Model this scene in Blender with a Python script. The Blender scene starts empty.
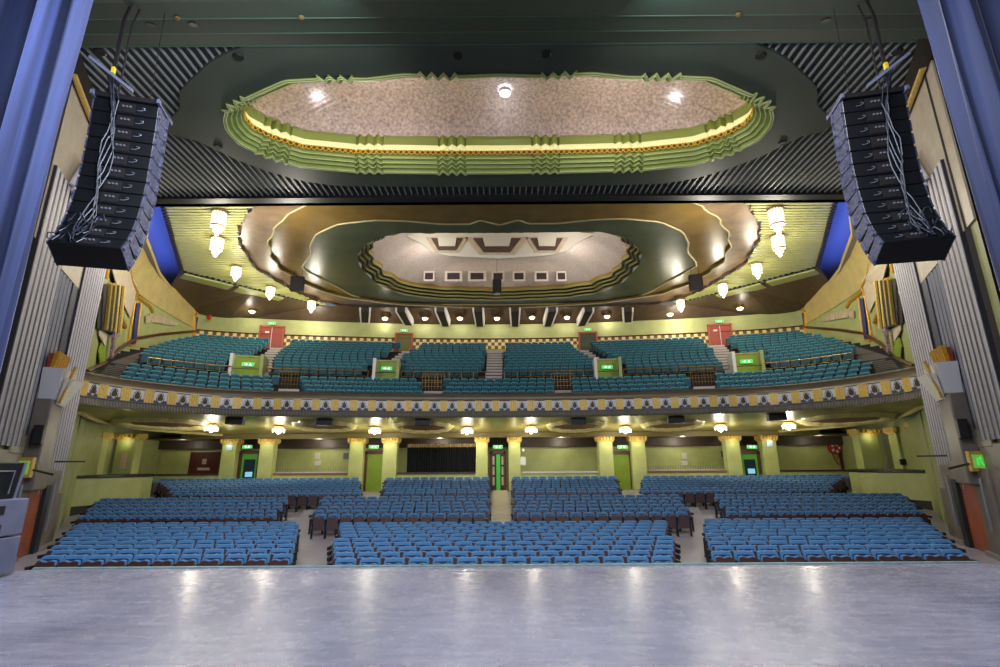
import bpy, bmesh, math, random
from mathutils import Vector, Matrix, Euler
random.seed(7)
C = bpy.context.scene.collection
PI = math.pi
# ------------------------------------------------------------------ camera
HC = 2.8; F = 500.0
TH = math.radians(14.68); ROLL = math.radians(-0.38)
cam_d = bpy.data.cameras.new('camera'); cam = bpy.data.objects.new('camera', cam_d); C.objects.link(cam)
RM = Matrix.Rotation(PI/2+TH, 3, 'X') @ Matrix.Rotation(ROLL, 3, 'Z')
cam.matrix_world = Matrix.Translation((0, 0, HC)) @ RM.to_4x4()
cam_d.sensor_width = 36; cam_d.lens = F/1000*36; cam_d.clip_end = 300; cam_d.clip_start = .05
bpy.context.scene.camera = cam
def ray(px, py): return RM @ Vector((px-500, 333.5-py, -F))
def on_z(px, py, z):            # point of a level plane seen at a measured pixel
    d = ray(px, py); k = (z-HC)/d.z; return Vector((d.x*k, d.y*k, z))
def on_y(px, py, Y):
    d = ray(px, py); k = Y/d.y; return Vector((d.x*k, Y, HC+d.z*k))
def lerp(a, b, t): return a+(b-a)*t
def interp(xs, ys, x):
    if x <= xs[0]: return ys[0]
    for i in range(len(xs)-1):
        if x <= xs[i+1]: return lerp(ys[i], ys[i+1], (x-xs[i])/(xs[i+1]-xs[i]))
    return ys[-1]
# ------------------------------------------------------------------ materials
MC = {}
def mat(name, col, rough=.6, metal=0, var=0, vscale=3, bump=0, bscale=40, emit=None, es=0, coat=0, spec=.5, sheen=0, wave=None, stretch=(1,1,1)):
    if name in MC: return MC[name]
    m = bpy.data.materials.new(name); m.use_nodes = True; nt = m.node_tree; b = nt.nodes['Principled BSDF']
    lin = tuple((c/255/12.92 if c/255 <= .04045 else ((c/255+.055)/1.055)**2.4) for c in col)
    b.inputs['Base Color'].default_value = (*lin, 1); b.inputs['Roughness'].default_value = rough; b.inputs['Metallic'].default_value = metal
    b.inputs['Specular IOR Level'].default_value = spec
    if coat: b.inputs['Coat Weight'].default_value = coat
    if sheen: b.inputs['Sheen Weight'].default_value = sheen; b.inputs['Sheen Roughness'].default_value = .35
    tc = nt.nodes.new('ShaderNodeTexCoord'); mp = nt.nodes.new('ShaderNodeMapping'); mp.inputs['Scale'].default_value = stretch
    nt.links.new(tc.outputs['Object'], mp.inputs['Vector'])
    if var:
        n = nt.nodes.new('ShaderNodeTexNoise'); n.inputs['Scale'].default_value = vscale; n.inputs['Detail'].default_value = 6
        r = nt.nodes.new('ShaderNodeValToRGB'); nt.links.new(mp.outputs[0], n.inputs['Vector'])
        r.color_ramp.elements[0].position = .3; r.color_ramp.elements[1].position = .7
        r.color_ramp.elements[0].color = (*[max(0, c*(1-var)) for c in lin], 1); r.color_ramp.elements[1].color = (*[min(1, c*(1+var)) for c in lin], 1)
        nt.links.new(n.outputs['Fac'], r.inputs[0]); nt.links.new(r.outputs[0], b.inputs['Base Color'])
    if bump:
        n2 = nt.nodes.new('ShaderNodeTexNoise'); n2.inputs['Scale'].default_value = bscale; n2.inputs['Detail'].default_value = 4
        bp = nt.nodes.new('ShaderNodeBump'); bp.inputs['Strength'].default_value = bump; bp.inputs['Distance'].default_value = .02
        nt.links.new(mp.outputs[0], n2.inputs['Vector']); nt.links.new(n2.outputs['Fac'], bp.inputs['Height']); nt.links.new(bp.outputs[0], b.inputs['Normal'])
    if emit:
        le = tuple((c/255)**2.2 for c in emit)
        b.inputs['Emission Color'].default_value = (*le, 1); b.inputs['Emission Strength'].default_value = es
    MC[name] = m; return m
def checker(name, c1, c2, scale):
    m = mat(name, c1, .6); nt = m.node_tree; b = nt.nodes['Principled BSDF']
    ck = nt.nodes.new('ShaderNodeTexChecker'); ck.inputs['Scale'].default_value = scale
    ck.inputs['Color1'].default_value = (*[(c/255)**2.2 for c in c1], 1); ck.inputs['Color2'].default_value = (*[(c/255)**2.2 for c in c2], 1)
    uv = nt.nodes.new('ShaderNodeUVMap'); nt.links.new(uv.outputs[0], ck.inputs[0]); nt.links.new(ck.outputs[0], b.inputs['Base Color']); return m
GREEN = mat('green_plaster', (158,163,104), .55, var=.10, vscale=1.5, bump=.15, bscale=25)
LIME = mat('lime_paint', (130,154,36), .5, var=.1)
OLIVE = mat('olive_paint', (105,104,56), .38, var=.25, vscale=.9, bump=.1, bscale=6)
CREAM = mat('cream_plaster', (205,190,165), .5, var=.08, bump=.1)
FLUTE = mat('pale_fluted_plaster', (228,222,228), .5, var=.06)
FLUTE_D = mat('dark_fluted_backing', (70,72,88), .6)
STONE = mat('grey_painted_stone', (112,104,96), .42, var=.22, vscale=1.2, bump=.2, bscale=12)
GOLD = mat('gold_paint', (205,150,45), .35, metal=.35, var=.15, vscale=8)
GOLDM = mat('gold_mosaic', (212,178,92), .45, metal=.15, var=.2, vscale=14)
BROWN = mat('brown_wood', (82,44,32), .4, var=.2, vscale=6)
DOORM = mat('mahogany_door', (92,42,36), .4, var=.2, vscale=4, stretch=(1,1,.2))
BLACK = mat('black_paint', (18,18,20), .5)
BLACKG = mat('black_cabinet', (14,15,18), .38, bump=.15, bscale=90)
CRINK = mat('grey_cabinet_side', (74,76,96), .4, var=.75, vscale=9, stretch=(1,1,2))
CARPET = mat('dark_carpet', (42,34,38), .9, var=.3, vscale=20)
NOSE = mat('pale_step_nosing', (185,175,168), .6)
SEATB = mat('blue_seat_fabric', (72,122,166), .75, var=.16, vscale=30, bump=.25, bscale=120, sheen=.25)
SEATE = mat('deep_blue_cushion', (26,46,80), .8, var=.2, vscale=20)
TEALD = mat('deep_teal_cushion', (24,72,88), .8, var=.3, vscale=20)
SEATT = mat('teal_seat_fabric', (52,126,140), .75, var=.18, vscale=30, sheen=.2)
SEATU = mat('brown_seat_pan', (66,34,30), .5, var=.25, vscale=10)
IRON = mat('dark_iron', (34,30,32), .5, metal=.3)
ARMW = mat('dark_wood_armrest', (72,40,32), .4)
BRASS = mat('brass_rail', (140,118,72), .35, metal=.5)
VELV = mat('blue_velvet', (34,44,82), .8, var=.6, vscale=1.6, bump=.3, bscale=9, sheen=.35, stretch=(3,3,.12))  # vertical streaks put extra fold shading into the velvet colour
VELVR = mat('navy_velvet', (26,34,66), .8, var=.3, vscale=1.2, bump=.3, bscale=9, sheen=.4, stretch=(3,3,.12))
BCLOTH = mat('black_drape', (22,22,26), .9, var=.3, vscale=2, stretch=(3,3,.2))
GREY = mat('grey_case', (96,98,118), .45, var=.15)
METAL = mat('bare_metal', (150,152,162), .35, metal=.6)
WHITE = mat('white_paint', (215,212,205), .5)
RED = mat('red_paint', (170,38,30), .45)
LGLASS = mat('lit_frosted_glass', (250,240,215), .4, emit=(255,240,218), es=.55)
LWHITE = mat('lit_white_glass', (250,240,225), .4, emit=(255,242,224), es=1.0)
LDOWN = mat('lit_downlight', (240,245,255), .4, emit=(215,228,255), es=12)
LBLUE = mat('blue_neon', (60,90,255), .4, emit=(80,112,255), es=26)
LCOVE = mat('warm_cove_tube', (255,250,200), .4, emit=(255,246,200), es=6)
EXITG = mat('lit_exit_green', (40,180,80), .4, emit=(40,210,80), es=.7)
# ------------------------------------------------------------------ helpers
class MB:
    def __init__(s): s.v = []; s.f = []; s.uv = {}
    def add(s, vs, fs):
        o = len(s.v); s.v += [tuple(v) for v in vs]; s.f += [tuple(i+o for i in f) for f in fs]; return o
    def quad(s, a, b, c, d): s.add([a,b,c,d], [(0,1,2,3)])
    def box(s, x0, x1, y0, y1, z0, z1, M=None):
        vs = [Vector(p) for p in ((x0,y0,z0),(x1,y0,z0),(x1,y1,z0),(x0,y1,z0),(x0,y0,z1),(x1,y0,z1),(x1,y1,z1),(x0,y1,z1))]
        if M: vs = [M @ v for v in vs]
        s.add(vs, [(0,3,2,1),(4,5,6,7),(0,1,5,4),(1,2,6,5),(2,3,7,6),(3,0,4,7)])
    def prism(s, poly, z0, z1):           # plan polygon extruded up
        n = len(poly)
        s.add([(p[0],p[1],z0) for p in poly]+[(p[0],p[1],z1) for p in poly], [tuple(range(n-1,-1,-1)), tuple(range(n,2*n))]+[(i,(i+1)%n,n+(i+1)%n,n+i) for i in range(n)])
    def slab(s, pts, nrm):                 # any polygon given thickness vector nrm
        n = len(pts); P = [Vector(p) for p in pts]
        s.add(P+[p+nrm for p in P], [tuple(range(n-1,-1,-1)), tuple(range(n,2*n))]+[(i,(i+1)%n,n+(i+1)%n,n+i) for i in range(n)])
    def tube(s, pts, r, n=8, closed=False, cap=True):
        P = [Vector(p) for p in pts]; m = len(P); rings = []
        for i, p in enumerate(P):
            a = P[(i-1)%m] if (closed or i) else p; b = P[(i+1)%m] if (closed or i < m-1) else p
            d = (b-a).normalized(); up = Vector((0,0,1)) if abs(d.z) < .9 else Vector((1,0,0))
            u = d.cross(up).normalized(); w = u.cross(d); rr = r[i] if isinstance(r, (list,tuple)) else r
            rings.append([p+(u*math.cos(2*PI*k/n)+w*math.sin(2*PI*k/n))*rr for k in range(n)])
        vs = [v for R in rings for v in R]; fs = []
        for i in range(m if closed else m-1):
            for k in range(n):
                j = (i+1)%m; fs.append((i*n+k, i*n+(k+1)%n, j*n+(k+1)%n, j*n+k))
        if cap and not closed: fs += [tuple(range(n-1,-1,-1)), tuple((m-1)*n+k for k in range(n))]
        s.add(vs, fs)
    def lathe(s, prof, cx, cy, n=16, M=None):   # prof: (r, z)
        vs = [Vector((cx+r*math.cos(2*PI*k/n), cy+r*math.sin(2*PI*k/n), z)) for r, z in prof for k in range(n)]
        if M: vs = [M @ v for v in vs]
        s.add(vs, [(i*n+k, i*n+(k+1)%n, (i+1)*n+(k+1)%n, (i+1)*n+k) for i in range(len(prof)-1) for k in range(n)])
    def grid(s, rows, closed=False):       # rows of equally many points
        n = len(rows[0]); vs = [p for R in rows for p in R]
        s.add(vs, [(i*n+k, i*n+(k+1)%n, (i+1)*n+(k+1)%n, (i+1)*n+k) for i in range(len(rows)-1) for k in range(n if closed else n-1)])
    def build(s, name, m, parent=None, smooth=False):
        me = bpy.data.meshes.new(name); me.from_pydata(s.v, [], s.f); me.materials.append(m); me.validate()
        bm = bmesh.new(); bm.from_mesh(me); bmesh.ops.remove_doubles(bm, verts=bm.verts, dist=1e-5); bmesh.ops.recalc_face_normals(bm, faces=bm.faces)
        bm.to_mesh(me); bm.free()
        if smooth:
            for p in me.polygons: p.use_smooth = True
        o = bpy.data.objects.new(name, me); C.objects.link(o)
        if parent is not None: o.parent = parent
        return o
def tag(o, label, cat, group=None, kind=None):
    o['label'] = label; o['category'] = cat
    if group: o['group'] = group
    if kind: o['kind'] = kind
    return o
def thing(name, loc, label, cat, group=None, rz=0):
    o = bpy.data.objects.new(name, None); C.objects.link(o); o.location = loc; o.rotation_euler = (0,0,rz)
    o.empty_display_size = .1
    return tag(o, label, cat, group)
def adopt(root, *obs):                     # parts were modelled in world coordinates: keep them there
    inv = (Matrix.Translation(root.location) @ Euler(root.rotation_euler).to_matrix().to_4x4()).inverted()
    for o in obs:
        if o.type == 'MESH': o.data.transform(inv)
        else: o.location = inv @ o.location
        o.parent = root
def st(o): o['kind'] = 'structure'; return o
def bevel(o, w, seg=2):
    b = o.modifiers.new('bevel', 'BEVEL'); b.width = w; b.segments = seg; b.limit_method = 'ANGLE'; return o
def point(name, loc, power, col=(1,.85,.6), r=.15, parent=None):
    l = bpy.data.lights.new(name, 'POINT'); l.energy = power; l.color = col; l.shadow_soft_size = r
    o = bpy.data.objects.new(name, l); C.objects.link(o); o.location = loc
    if parent is not None: o.parent = parent
    return o
ORD = ['first','second','third','fourth','fifth','sixth','seventh','eighth','ninth','tenth','eleventh','twelfth','thirteenth','fourteenth','fifteenth','sixteenth','seventeenth','eighteenth','nineteenth','twentieth','twenty-first','twenty-second','twenty-third','twenty-fourth','twenty-fifth','twenty-sixth','twenty-seventh','twenty-eighth','twenty-ninth','thirtieth']
def od(i): return ORD[i] if i < len(ORD) else str(i+1)+'th'
SIDE = {-1:'left', 1:'right'}
# ------------------------------------------------------------------ floors and stage
def floor_z(Y): return 0 if Y < 20 else min(.11*(Y-20), 1.25)
fm = MB(); ys = [8.0, 12, 16, 20, 22, 24, 26, 28, 30, 31.36, 36]
fm.grid([[(-27+54*i/12, y, floor_z(y)) for i in range(13)] for y in ys])
FLOORM = mat('grey_lino', (158,152,158), .38, var=.14, vscale=.6, bump=.05)
st(fm.build('floor', FLOORM))
# central carpet runner and cross-aisle edges
r = MB(); r.grid([[(x, y, floor_z(y)+.012) for x in (-.45,.42)] for y in [19.4,20,22,24,26,28,30,31.36,34.3]])
tag(r.build('aisle_runner', mat('beige_lino', (196,184,160), .5, var=.1)), 'pale beige runner along the centre aisle up to the rear doors', 'aisle runner')
stage = thing('stage', (0,3,0), 'wide lilac grey stage floor in the foreground', 'stage')
poly = [(-7.6,8.8),(7.75,8.8),(8.4,8.45),(12.5,8.0),(12.5,-7),(-12.5,-7),(-12.5,7.9),(-8.4,8.3)]
m = MB(); m.prism(poly, 0, 1.2)
STG = mat('scuffed_stage_vinyl', (140,136,154), .3, bump=.06, bscale=12, spec=.8, coat=.15, stretch=(1,.6,1))
nt = STG.node_tree; b = nt.nodes['Principled BSDF']
n = nt.nodes.new('ShaderNodeTexNoise'); n.inputs['Scale'].default_value = 6; n.inputs['Detail'].default_value = 3
mr = nt.nodes.new('ShaderNodeMapRange'); mr.inputs['To Min'].default_value = .17; mr.inputs['To Max'].default_value = .36
tcn = [q for q in nt.nodes if q.type == 'TEX_COORD'][0]; nt.links.new(tcn.outputs['Object'], n.inputs['Vector'])
nt.links.new(n.outputs['Fac'], mr.inputs[0]); nt.links.new(mr.outputs[0], b.inputs['Roughness'])
mp3 = nt.nodes.new('ShaderNodeMapping'); mp3.inputs['Rotation'].default_value = (0,0,.7); mp3.inputs['Scale'].default_value = (1,7,1); nt.links.new(tcn.outputs['Object'], mp3.inputs['Vector'])
n3 = nt.nodes.new('ShaderNodeTexNoise'); n3.inputs['Scale'].default_value = 1.6; n3.inputs['Detail'].default_value = 9; n3.inputs['Roughness'].default_value = .65; nt.links.new(mp3.outputs[0], n3.inputs['Vector'])
n4 = nt.nodes.new('ShaderNodeTexNoise'); n4.inputs['Scale'].default_value = .5; n4.inputs['Detail'].default_value = 5; nt.links.new(tcn.outputs['Object'], n4.inputs['Vector'])
ad = nt.nodes.new('ShaderNodeMath'); ad.operation = 'ADD'; nt.links.new(n3.outputs['Fac'], ad.inputs[0]); nt.links.new(n4.outputs['Fac'], ad.inputs[1])
cr = nt.nodes.new('ShaderNodeValToRGB'); hv = nt.nodes.new('ShaderNodeMath'); hv.operation = 'MULTIPLY'; hv.inputs[1].default_value = .5; nt.links.new(ad.outputs[0], hv.inputs[0]); nt.links.new(hv.outputs[0], cr.inputs[0])
cr.color_ramp.elements[0].position = .36; cr.color_ramp.elements[0].color = (.14,.14,.22,1); cr.color_ramp.elements[1].position = .64; cr.color_ramp.elements[1].color = (.38,.36,.44,1)
nt.links.new(cr.outputs[0], b.inputs['Base Color'])
a = m.build('stage_deck', STG)
e = MB(); e.box(-7.62,7.77,8.8,8.87,1.02,1.225); e_ = bevel(e.build('edge_strip', mat('worn_green_edge', (118,142,136), .5, var=.3, vscale=5)), .01)
e = MB()
for x0, x1, yy in ((-1.9,.5,8.42),): e.box(x0,x1,yy,yy+.04,1.2,1.203)
t_ = e.build('floor_tape', mat('pale_tape', (160,156,150), .5))
adopt(stage, a, e_, t_)
# ------------------------------------------------------------------ seats
def seat_parts(fab, pipe):
    """four meshes for a tip-up seat, facing -Y, base at origin"""
    bk = MB(); W = .222
    prof = [(-W,.36),(-W,.78),(-W*.97,.835),(-W*.86,.862),(-W*.5,.868),(0,.87),(W*.5,.868),(W*.86,.862),(W*.97,.835),(W,.78),(W,.36)]
    fr = [Vector((x, .02+(z-.36)*.2, z)) for x, z in prof]; bk.slab(fr, Vector((0,.075,.01)))
    cu = MB(); fr2 = [Vector((x*.84, -.012+(z-.36)*.2, .36+(z-.36)*.88)) for x, z in prof]; cu.slab(fr2, Vector((0,.04,0)))
    st_ = MB(); prof = [(-.2,.30),(-.2,.66),(-.18,.765),(-.1,.785),(0,.755),(.1,.785),(.18,.765),(.2,.66),(.2,.30)]
    st_.slab([Vector((x,-.15+(z-.3)*.18,z)) for x,z in prof], Vector((0,.03,0)))
    rim = MB(); prof2 = [(x*1.06, z+.012 if z > .5 else z-.01) for x, z in prof]
    rim.slab([Vector((x,-.12+(z-.3)*.18,z)) for x,z in prof2], Vector((0,.08,0)))
    lg = []
    for sx in (-1,1):
        l = MB(); l.box(sx*.262-.014, sx*.262+.014, -.1,.1,0,.56); l.box(sx*.262-.02, sx*.262+.02,-.14,.14,0,.03)
        l.box(sx*.262-.03, sx*.262+.03,-.2,.12,.62,.70); lg.append(l)
    return bk, st_, rim, lg, cu
def proto_seat(name, fab, deep, pan):
    bk, se, rim, lg, cu = seat_parts(fab, None)
    root = thing(name, (0,0,0), 'x', 'theatre seat')
    for mb, nm, mt in ((bk,'backrest',fab),(cu,'back_cushion',deep),(se,'seat_pan',pan),(rim,'seat_cushion',fab),(lg[0],'armrest_frame',IRON),(lg[1],'armrest_frame',IRON)):
        o = mb.build(nm, mt, root)
        if nm in ('backrest','seat_cushion'): bevel(o, .012, 2)
    return root
def dup(root):
    r_ = root.copy(); C.objects.link(r_)
    for ch in root.children:
        c = ch.copy(); C.objects.link(c); c.parent = r_
    return r_
def in_img(x, y, z):
    v = RM.transposed() @ Vector((x, y, z-HC))
    if v.z >= 0: return False
    px = 500+F*v.x/-v.z; py = 333.5-F*v.y/-v.z
    return -15 < px < 1015 and -10 < py < 680
SP = .52
blocks = []   # name, row Ys, left-edge fn, right-edge fn
def rows(y0, n, p): return [y0+i*p for i in range(n)]
G1 = rows(11.45, 10, .765); G2 = rows(20.7, 6, .78); G3 = rows(25.75, 8, .76)
def lin(ya, xa, yb, xb): return lambda y: lerp(xa, xb, (y-ya)/(yb-ya))
blocks.append(('centre front block', G1, lin(11.45,-3.6,18.3,-5.72), lin(11.45,3.7,18.3,5.85)))
G1s = rows(12.05, 10, .75)
blocks.append(('left front block', G1s, lin(12.05,-10.4,18.8,-15.2), lin(12.05,-4.65,18.8,-7.15)))
blocks.append(('right front block', G1s, lin(12.05,4.7,18.8,7.2), lin(12.05,10.4,18.8,15.0)))
for s in (-1,1):
    N = SIDE[s]
    def mk(ya,xa,yb,xb,xc,xd,s=s):
        f1, f2 = lin(ya,xa*s,yb,xb*s), lin(ya,xc*s,yb,xd*s)
        return (f1,f2) if s > 0 else (f2,f1)
    for nm, G, (l_, r_) in (('inner %s middle block'%N, G2, mk(20.7,.48,24.6,.52,7.45,8.5)), ('outer %s middle block'%N, G2, mk(20.7,8.8,24.6,9.9,16.6,19.0)),
                            ('inner %s rear block'%N, G3, mk(25.75,.55,31.1,.7,5.9,6.9)), ('outer %s rear block'%N, G3, mk(25.75,6.9,31.1,8.4,16.2,20.6))):
        blocks.append((nm, G, l_, r_))
allseats = []
for nm, G, fl, fr_ in blocks:
    for i, y in enumerate(G):
        a, b = fl(y), fr_(y); n = max(1, int((b-a)/SP+.35)); c0 = (a+b)/2-(n-1)*SP/2
        for k in range(n):
            x = c0+k*SP
            if in_img(x, y, floor_z(y)+.75): allseats.append((y, x, nm, i, k, n))
allseats.sort(key=lambda t: (math.hypot(t[0], t[1]*.3)))
protoB = proto_seat('theatre_chair', SEATB, SEATE, SEATU)
bk, se, rim, lg, cu = seat_parts(SEATB, None)
rest = {'d': MB(), 'f': MB(), 'u': MB(), 'i': MB()}
def put_mb(dst, src, M): dst.add([M @ Vector(v) for v in src.v], src.f)
for q, (y, x, nm, i, k, n) in enumerate(allseats):
    rz = -math.atan2(x, y+24)*.5+random.uniform(-.035,.035)
    if q < 300:
        o = protoB if q == 0 else dup(protoB)
        o.location = (x, y, floor_z(y)); o.rotation_euler = (0,0,rz)
        o['label'] = 'blue tip-up seat, %s from left in %s row of the %s' % (od(k), od(i), nm)
        o['group'] = 'blue tip-up seats in the stalls'
    else:
        M = Matrix.Translation((x, y, floor_z(y))) @ Matrix.Rotation(rz, 4, 'Z')
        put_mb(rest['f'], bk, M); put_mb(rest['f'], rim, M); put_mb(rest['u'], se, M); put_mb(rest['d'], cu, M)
        for l in lg: put_mb(rest['i'], l, M)
ro = rest['f'].build('theatre_chair', SEATB); tag(ro, 'dense rows of blue tip-up seats filling the rear stalls', 'theatre seats', 'blue tip-up seats in the stalls', 'stuff')
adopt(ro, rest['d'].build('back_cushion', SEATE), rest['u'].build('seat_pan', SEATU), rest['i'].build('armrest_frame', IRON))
for c in ro.children: c['kind'] = 'stuff'
# sideways brown-backed seats by the boxes
for s in (-1,1):
    for k in range(5):
        o = dup(protoB); o.location = (s*(18.6+.55*k), 30.2+.18*k, floor_z(30.2)); o.rotation_euler = (0,0,s*(-.5))
        o['label'] = 'brown-fronted tip-up seat, %s out from the aisle beside the %s box' % (od(k), SIDE[s]); o['group'] = 'seats beside the %s box' % SIDE[s]
# platform edge steps in front of the rear blocks
for s in (-1,1):
    m = MB(); a_, b_ = sorted((s*6.2, s*9.4)); m.box(a_, b_, 25.1, 25.45, .45, .62+.12); m.box(a_, b_, 24.8, 25.1, .4, .62)
    tag(m.build('aisle_steps', mat('pale_step', (176,172,168), .5)), 'two low pale steps in the aisle before the %s rear seats' % SIDE[s], 'steps', 'low aisle steps')
# ------------------------------------------------------------------ side walls: plan polyline (right side, mirrored for the left)
WY = [12.4, 13.9, 20.0, 24.5, 28.5, 32.5, 38.2, 41.5]
WX = [13.0, 13.8, 17.0, 20.2, 22.1, 22.9, 23.7, 23.9]
def wx(Y): return interp(WY, WX, Y)
def wp(s, Y, d=0):
    """plan point on the wall of side s, moved d into the hall"""
    e_ = .05; t = Vector((wx(Y+e_)-wx(Y-e_), 2*e_)).normalized(); n = Vector((-t.y, t.x)); return (s*(wx(Y)+n.x*d), Y+n.y*d)
def wv(s, Y, z, d=0): x, y = wp(s, Y, d); return Vector((x, y, z))
def wallbox(mb, s, Y0, Y1, z0, z1, d1, d0=0): mb.prism([wp(s,Y0,d0), wp(s,Y0,d1), wp(s,Y1,d1), wp(s,Y1,d0)], z0, z1)
def flutes(mb, s, Y0, Y1, z0, z1, n, d, base=0, k=8):
    for j in range(n):
        a = lerp(Y0, Y1, (j+.2)/n); b = lerp(Y0, Y1, (j+.80)/n)
        pts = [wp(s, lerp(a,b,q/6), base+d*math.sin(PI*q/6)) for q in range(7)]
        mb.grid([[(p[0],p[1],z) for p in pts] for z in (z0, z1)]); mb.add([(p[0],p[1],z0) for p in pts], [tuple(range(7))])
def onwall(px, py, d=.05):
    """left wall point seen at a measured pixel (returned as Y, z)"""
    dd = ray(px, py); r_ = abs(dd.x/dd.y); lo, hi = 13.0, 41.0
    for _ in range(50):
        mid = (lo+hi)/2
        if wx(mid)/mid > r_: lo = mid
        else: hi = mid
    Y = lo; return Y, HC+Y*dd.z/dd.y
def wallpoly(mb, s, pix, d=.04, th=.05):
    P = [onwall(*p) for p in pix]; mb.slab([wv(s, Y, z, d) for Y, z in P], Vector(( *(Vector(wp(s,P[0][0],d+th))-Vector(wp(s,P[0][0],d))), 0)))
def wallbar(mb, s, pix, r_=.06, d=.04):
    mb.tube([wv(s, *(onwall(*p)), d) for p in pix], r_, 6)
for s in (-1,1):
    N = SIDE[s]
    # shell
    w = MB(); Ys = [12.4,13.9,15,17,19,20,22,24.5,26.5,28.5,30.5,32.5,35,38.2,41.5]
    w.grid([[wv(s,Y,z) for Y in Ys] for z in (0,4,9,13.1)])
    wl = st(w.build('wall_'+N, GREEN))
    # proscenium splay: cream panels above, fluting, dark recess
    p = MB(); wallbox(p, s, 12.4, 20.0, 9.2, 16.5, .06); o = p.build('upper_splay', CREAM); o.parent = wl
    for Y0, Y1, z0, z1, n_, mm, bs in ((13.2,15.25,3.4,11.6,6,FLUTE,.14),(15.25,16.9,3.4,12.5,5,mat('grey_fluted_plaster',(170,172,190),.5),.02),(17.5,20.0,1.9,12.6,9,FLUTE,.12)):
        p = MB(); wallbox(p, s, Y0, Y1, z0, z1, bs); o = p.build('flute_backing', mat('flute_groove_shade', (40,40,52), .6)); o.parent = wl  # dark backing colour puts shade into the grooves between flutes
        p = MB(); flutes(p, s, Y0, Y1, z0, z1, n_, .03, bs); o = p.build('fluted_pilaster', mm, smooth=True); o.parent = wl
    p = MB(); wallbox(p, s, 16.9, 17.5, 1.5, 12.5, .06); o = p.build('recess_band', FLUTE_D); o.parent = wl
    p = MB(); wallbox(p, s, 22.6, 24.4, .1, 5.6, .06); o = p.build('green_pier', GREEN); o.parent = wl
    # stone dado
    p = MB(); wallbox(p, s, 12.5, 15.5, 0, 3.3, .12); wallbox(p, s, 15.2,16.4,0,2.6,.2); wallbox(p, s, 18.4,19.3,0,2.7,.22); wallbox(p, s, 19.3,20.0,0,1.85,.2)
    wallbox(p, s, 14.6,15.6,3.2,3.75,.14); wallbox(p, s, 16.9,17.6,2.1,3.3,.3)
    o = bevel(p.build('stone_dado', STONE), .03); o.parent = wl
    p = MB(); wallbox(p, s, 15.95, 17.0, 2.1, 4.95, .45); wallbox(p, s, 16.2,18.4,2.1,2.75,.24); o = bevel(p.build('stone_pylon', STONE), .04); o.parent = wl
    p = MB(); wallbox(p, s, 12.5,16.5,0,.14,.3); wallbox(p, s, 18.4,20.0,0,.14,.35); o = p.build('baseboard', mat('pale_skirting', (140,134,128), .5)); o.parent = wl
    # pass door beneath the pylon
    d = MB(); wallbox(d, s, 16.5, 17.9, .02, 2.1, .14); do = st(d.build('door_%d' % (1 if s < 0 else 2), mat('orange_brown_door', (150,78,48), .45, var=.2, vscale=3)))
    f = MB(); wallbox(f, s, 17.9,18.35,0,2.2,.26); f.build('door_frame', BLACK, do)
    for Yc, zb, nm in ((15.6,.8,'nearest the stage'),(18.6,.6,'beyond the pass door')):
        t = MB(); t.tube([wv(s,Yc,zb,.27), wv(s,Yc,2.3,.27)], .035, 6); tag(t.build('conduit', METAL), 'pale vertical conduit on the %s stone wall, %s' % (N, nm), 'pipe')
    # rope moulding and rosette on the cream splay
    g = MB(); pts = [wv(s, lerp(12.6,20,i/24), 14.4, .2) for i in range(25)]
    g.tube(pts, .09, 8)
    cY, cz = 16.1, 12.9
    for rr, r2 in ((.95,.12),(.62,.07)): g.tube([wv(s, cY+rr*math.cos(q*PI/12)*.9, cz+rr*1.35*math.sin(q*PI/12), .2) for q in range(24)], r2, 8, closed=True)
    for q in range(12):
        a_ = q*PI/6; g.tube([wv(s, cY+.15*math.cos(a_), cz+.2*math.sin(a_), .22), wv(s, cY+.5*math.cos(a_), cz+.7*math.sin(a_), .26)], [.05,.1], 6)
    o = g.build('rosette', GOLDM); o.parent = wl
    g = MB()
    for q in range(5): g.tube([wv(s, 14.2+.22*q, 11.6-.1*q, .25), wv(s, 14.9+.22*q, 12.9-.1*q, .25)], .09, 8)
    o = g.build('bundle_ornament', FLUTE, smooth=True); o.parent = wl
    # green wall features of the balcony side, taken from the left and mirrored
    dk = mat('dark_opening', (30,26,24), .8); navy = mat('navy_recess', (28,34,96), .5)
    m = MB(); wallpoly(m, s, [(98,283),(124,286),(118,335),(95,328)], .02); o = m.build('grille_opening', dk); o.parent = wl
    m = MB()
    for k in range(4): wallbar(m, s, [(101.5+5.2*k, 282+1*k),(97.5+5.0*k, 328+1.5*k)], .10, .30)
    o = m.build('gold_grille_bar', GOLDM); o['kind'] = 'stuff'; o.parent = wl
    m = MB(); wallpoly(m, s, [(97,262),(104,262),(101,290),(98,300)], .03); wallpoly(m, s, [(108,262),(122,262),(136,286),(129,318),(118,296)], .04)
    wallpoly(m, s, [(97,327),(106,333),(104,347),(97,335)], .03)
    o = m.build('cream_drape_panel', CREAM); o.parent = wl
    m = MB(); wallbar(m, s, [(118,266),(127,262),(130,280),(136,292),(134,300)], .12); wallbar(m, s, [(121,262),(114,292)], .08); wallbar(m, s, [(134,300),(127,345)], .07); wallbar(m, s, [(140,302),(135,344),(129,346)], .07)
    wallbar(m, s, [(137,297),(149,306),(152,312)], .12); wallbar(m, s, [(115,309),(124,327)], .14); wallbar(m, s, [(107,262),(104,278)], .12)
    o = m.build('gold_moulding', GOLD); o.parent = wl
    m = MB(); wallpoly(m, s, [(135,303),(138.5,303),(134.5,343),(130.5,344)], .05); wallpoly(m, s, [(194.5,317),(200,317),(199,336),(193,336)], .05)
    o = m.build('navy_window_slit', navy); o.parent = wl
    m = MB(); wallbar(m, s, [(193,337),(193.5,316),(196,312.5),(201,316),(200.5,337)], .14)
    o = m.build('gold_door_surround', GOLD); o.parent = wl
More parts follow.
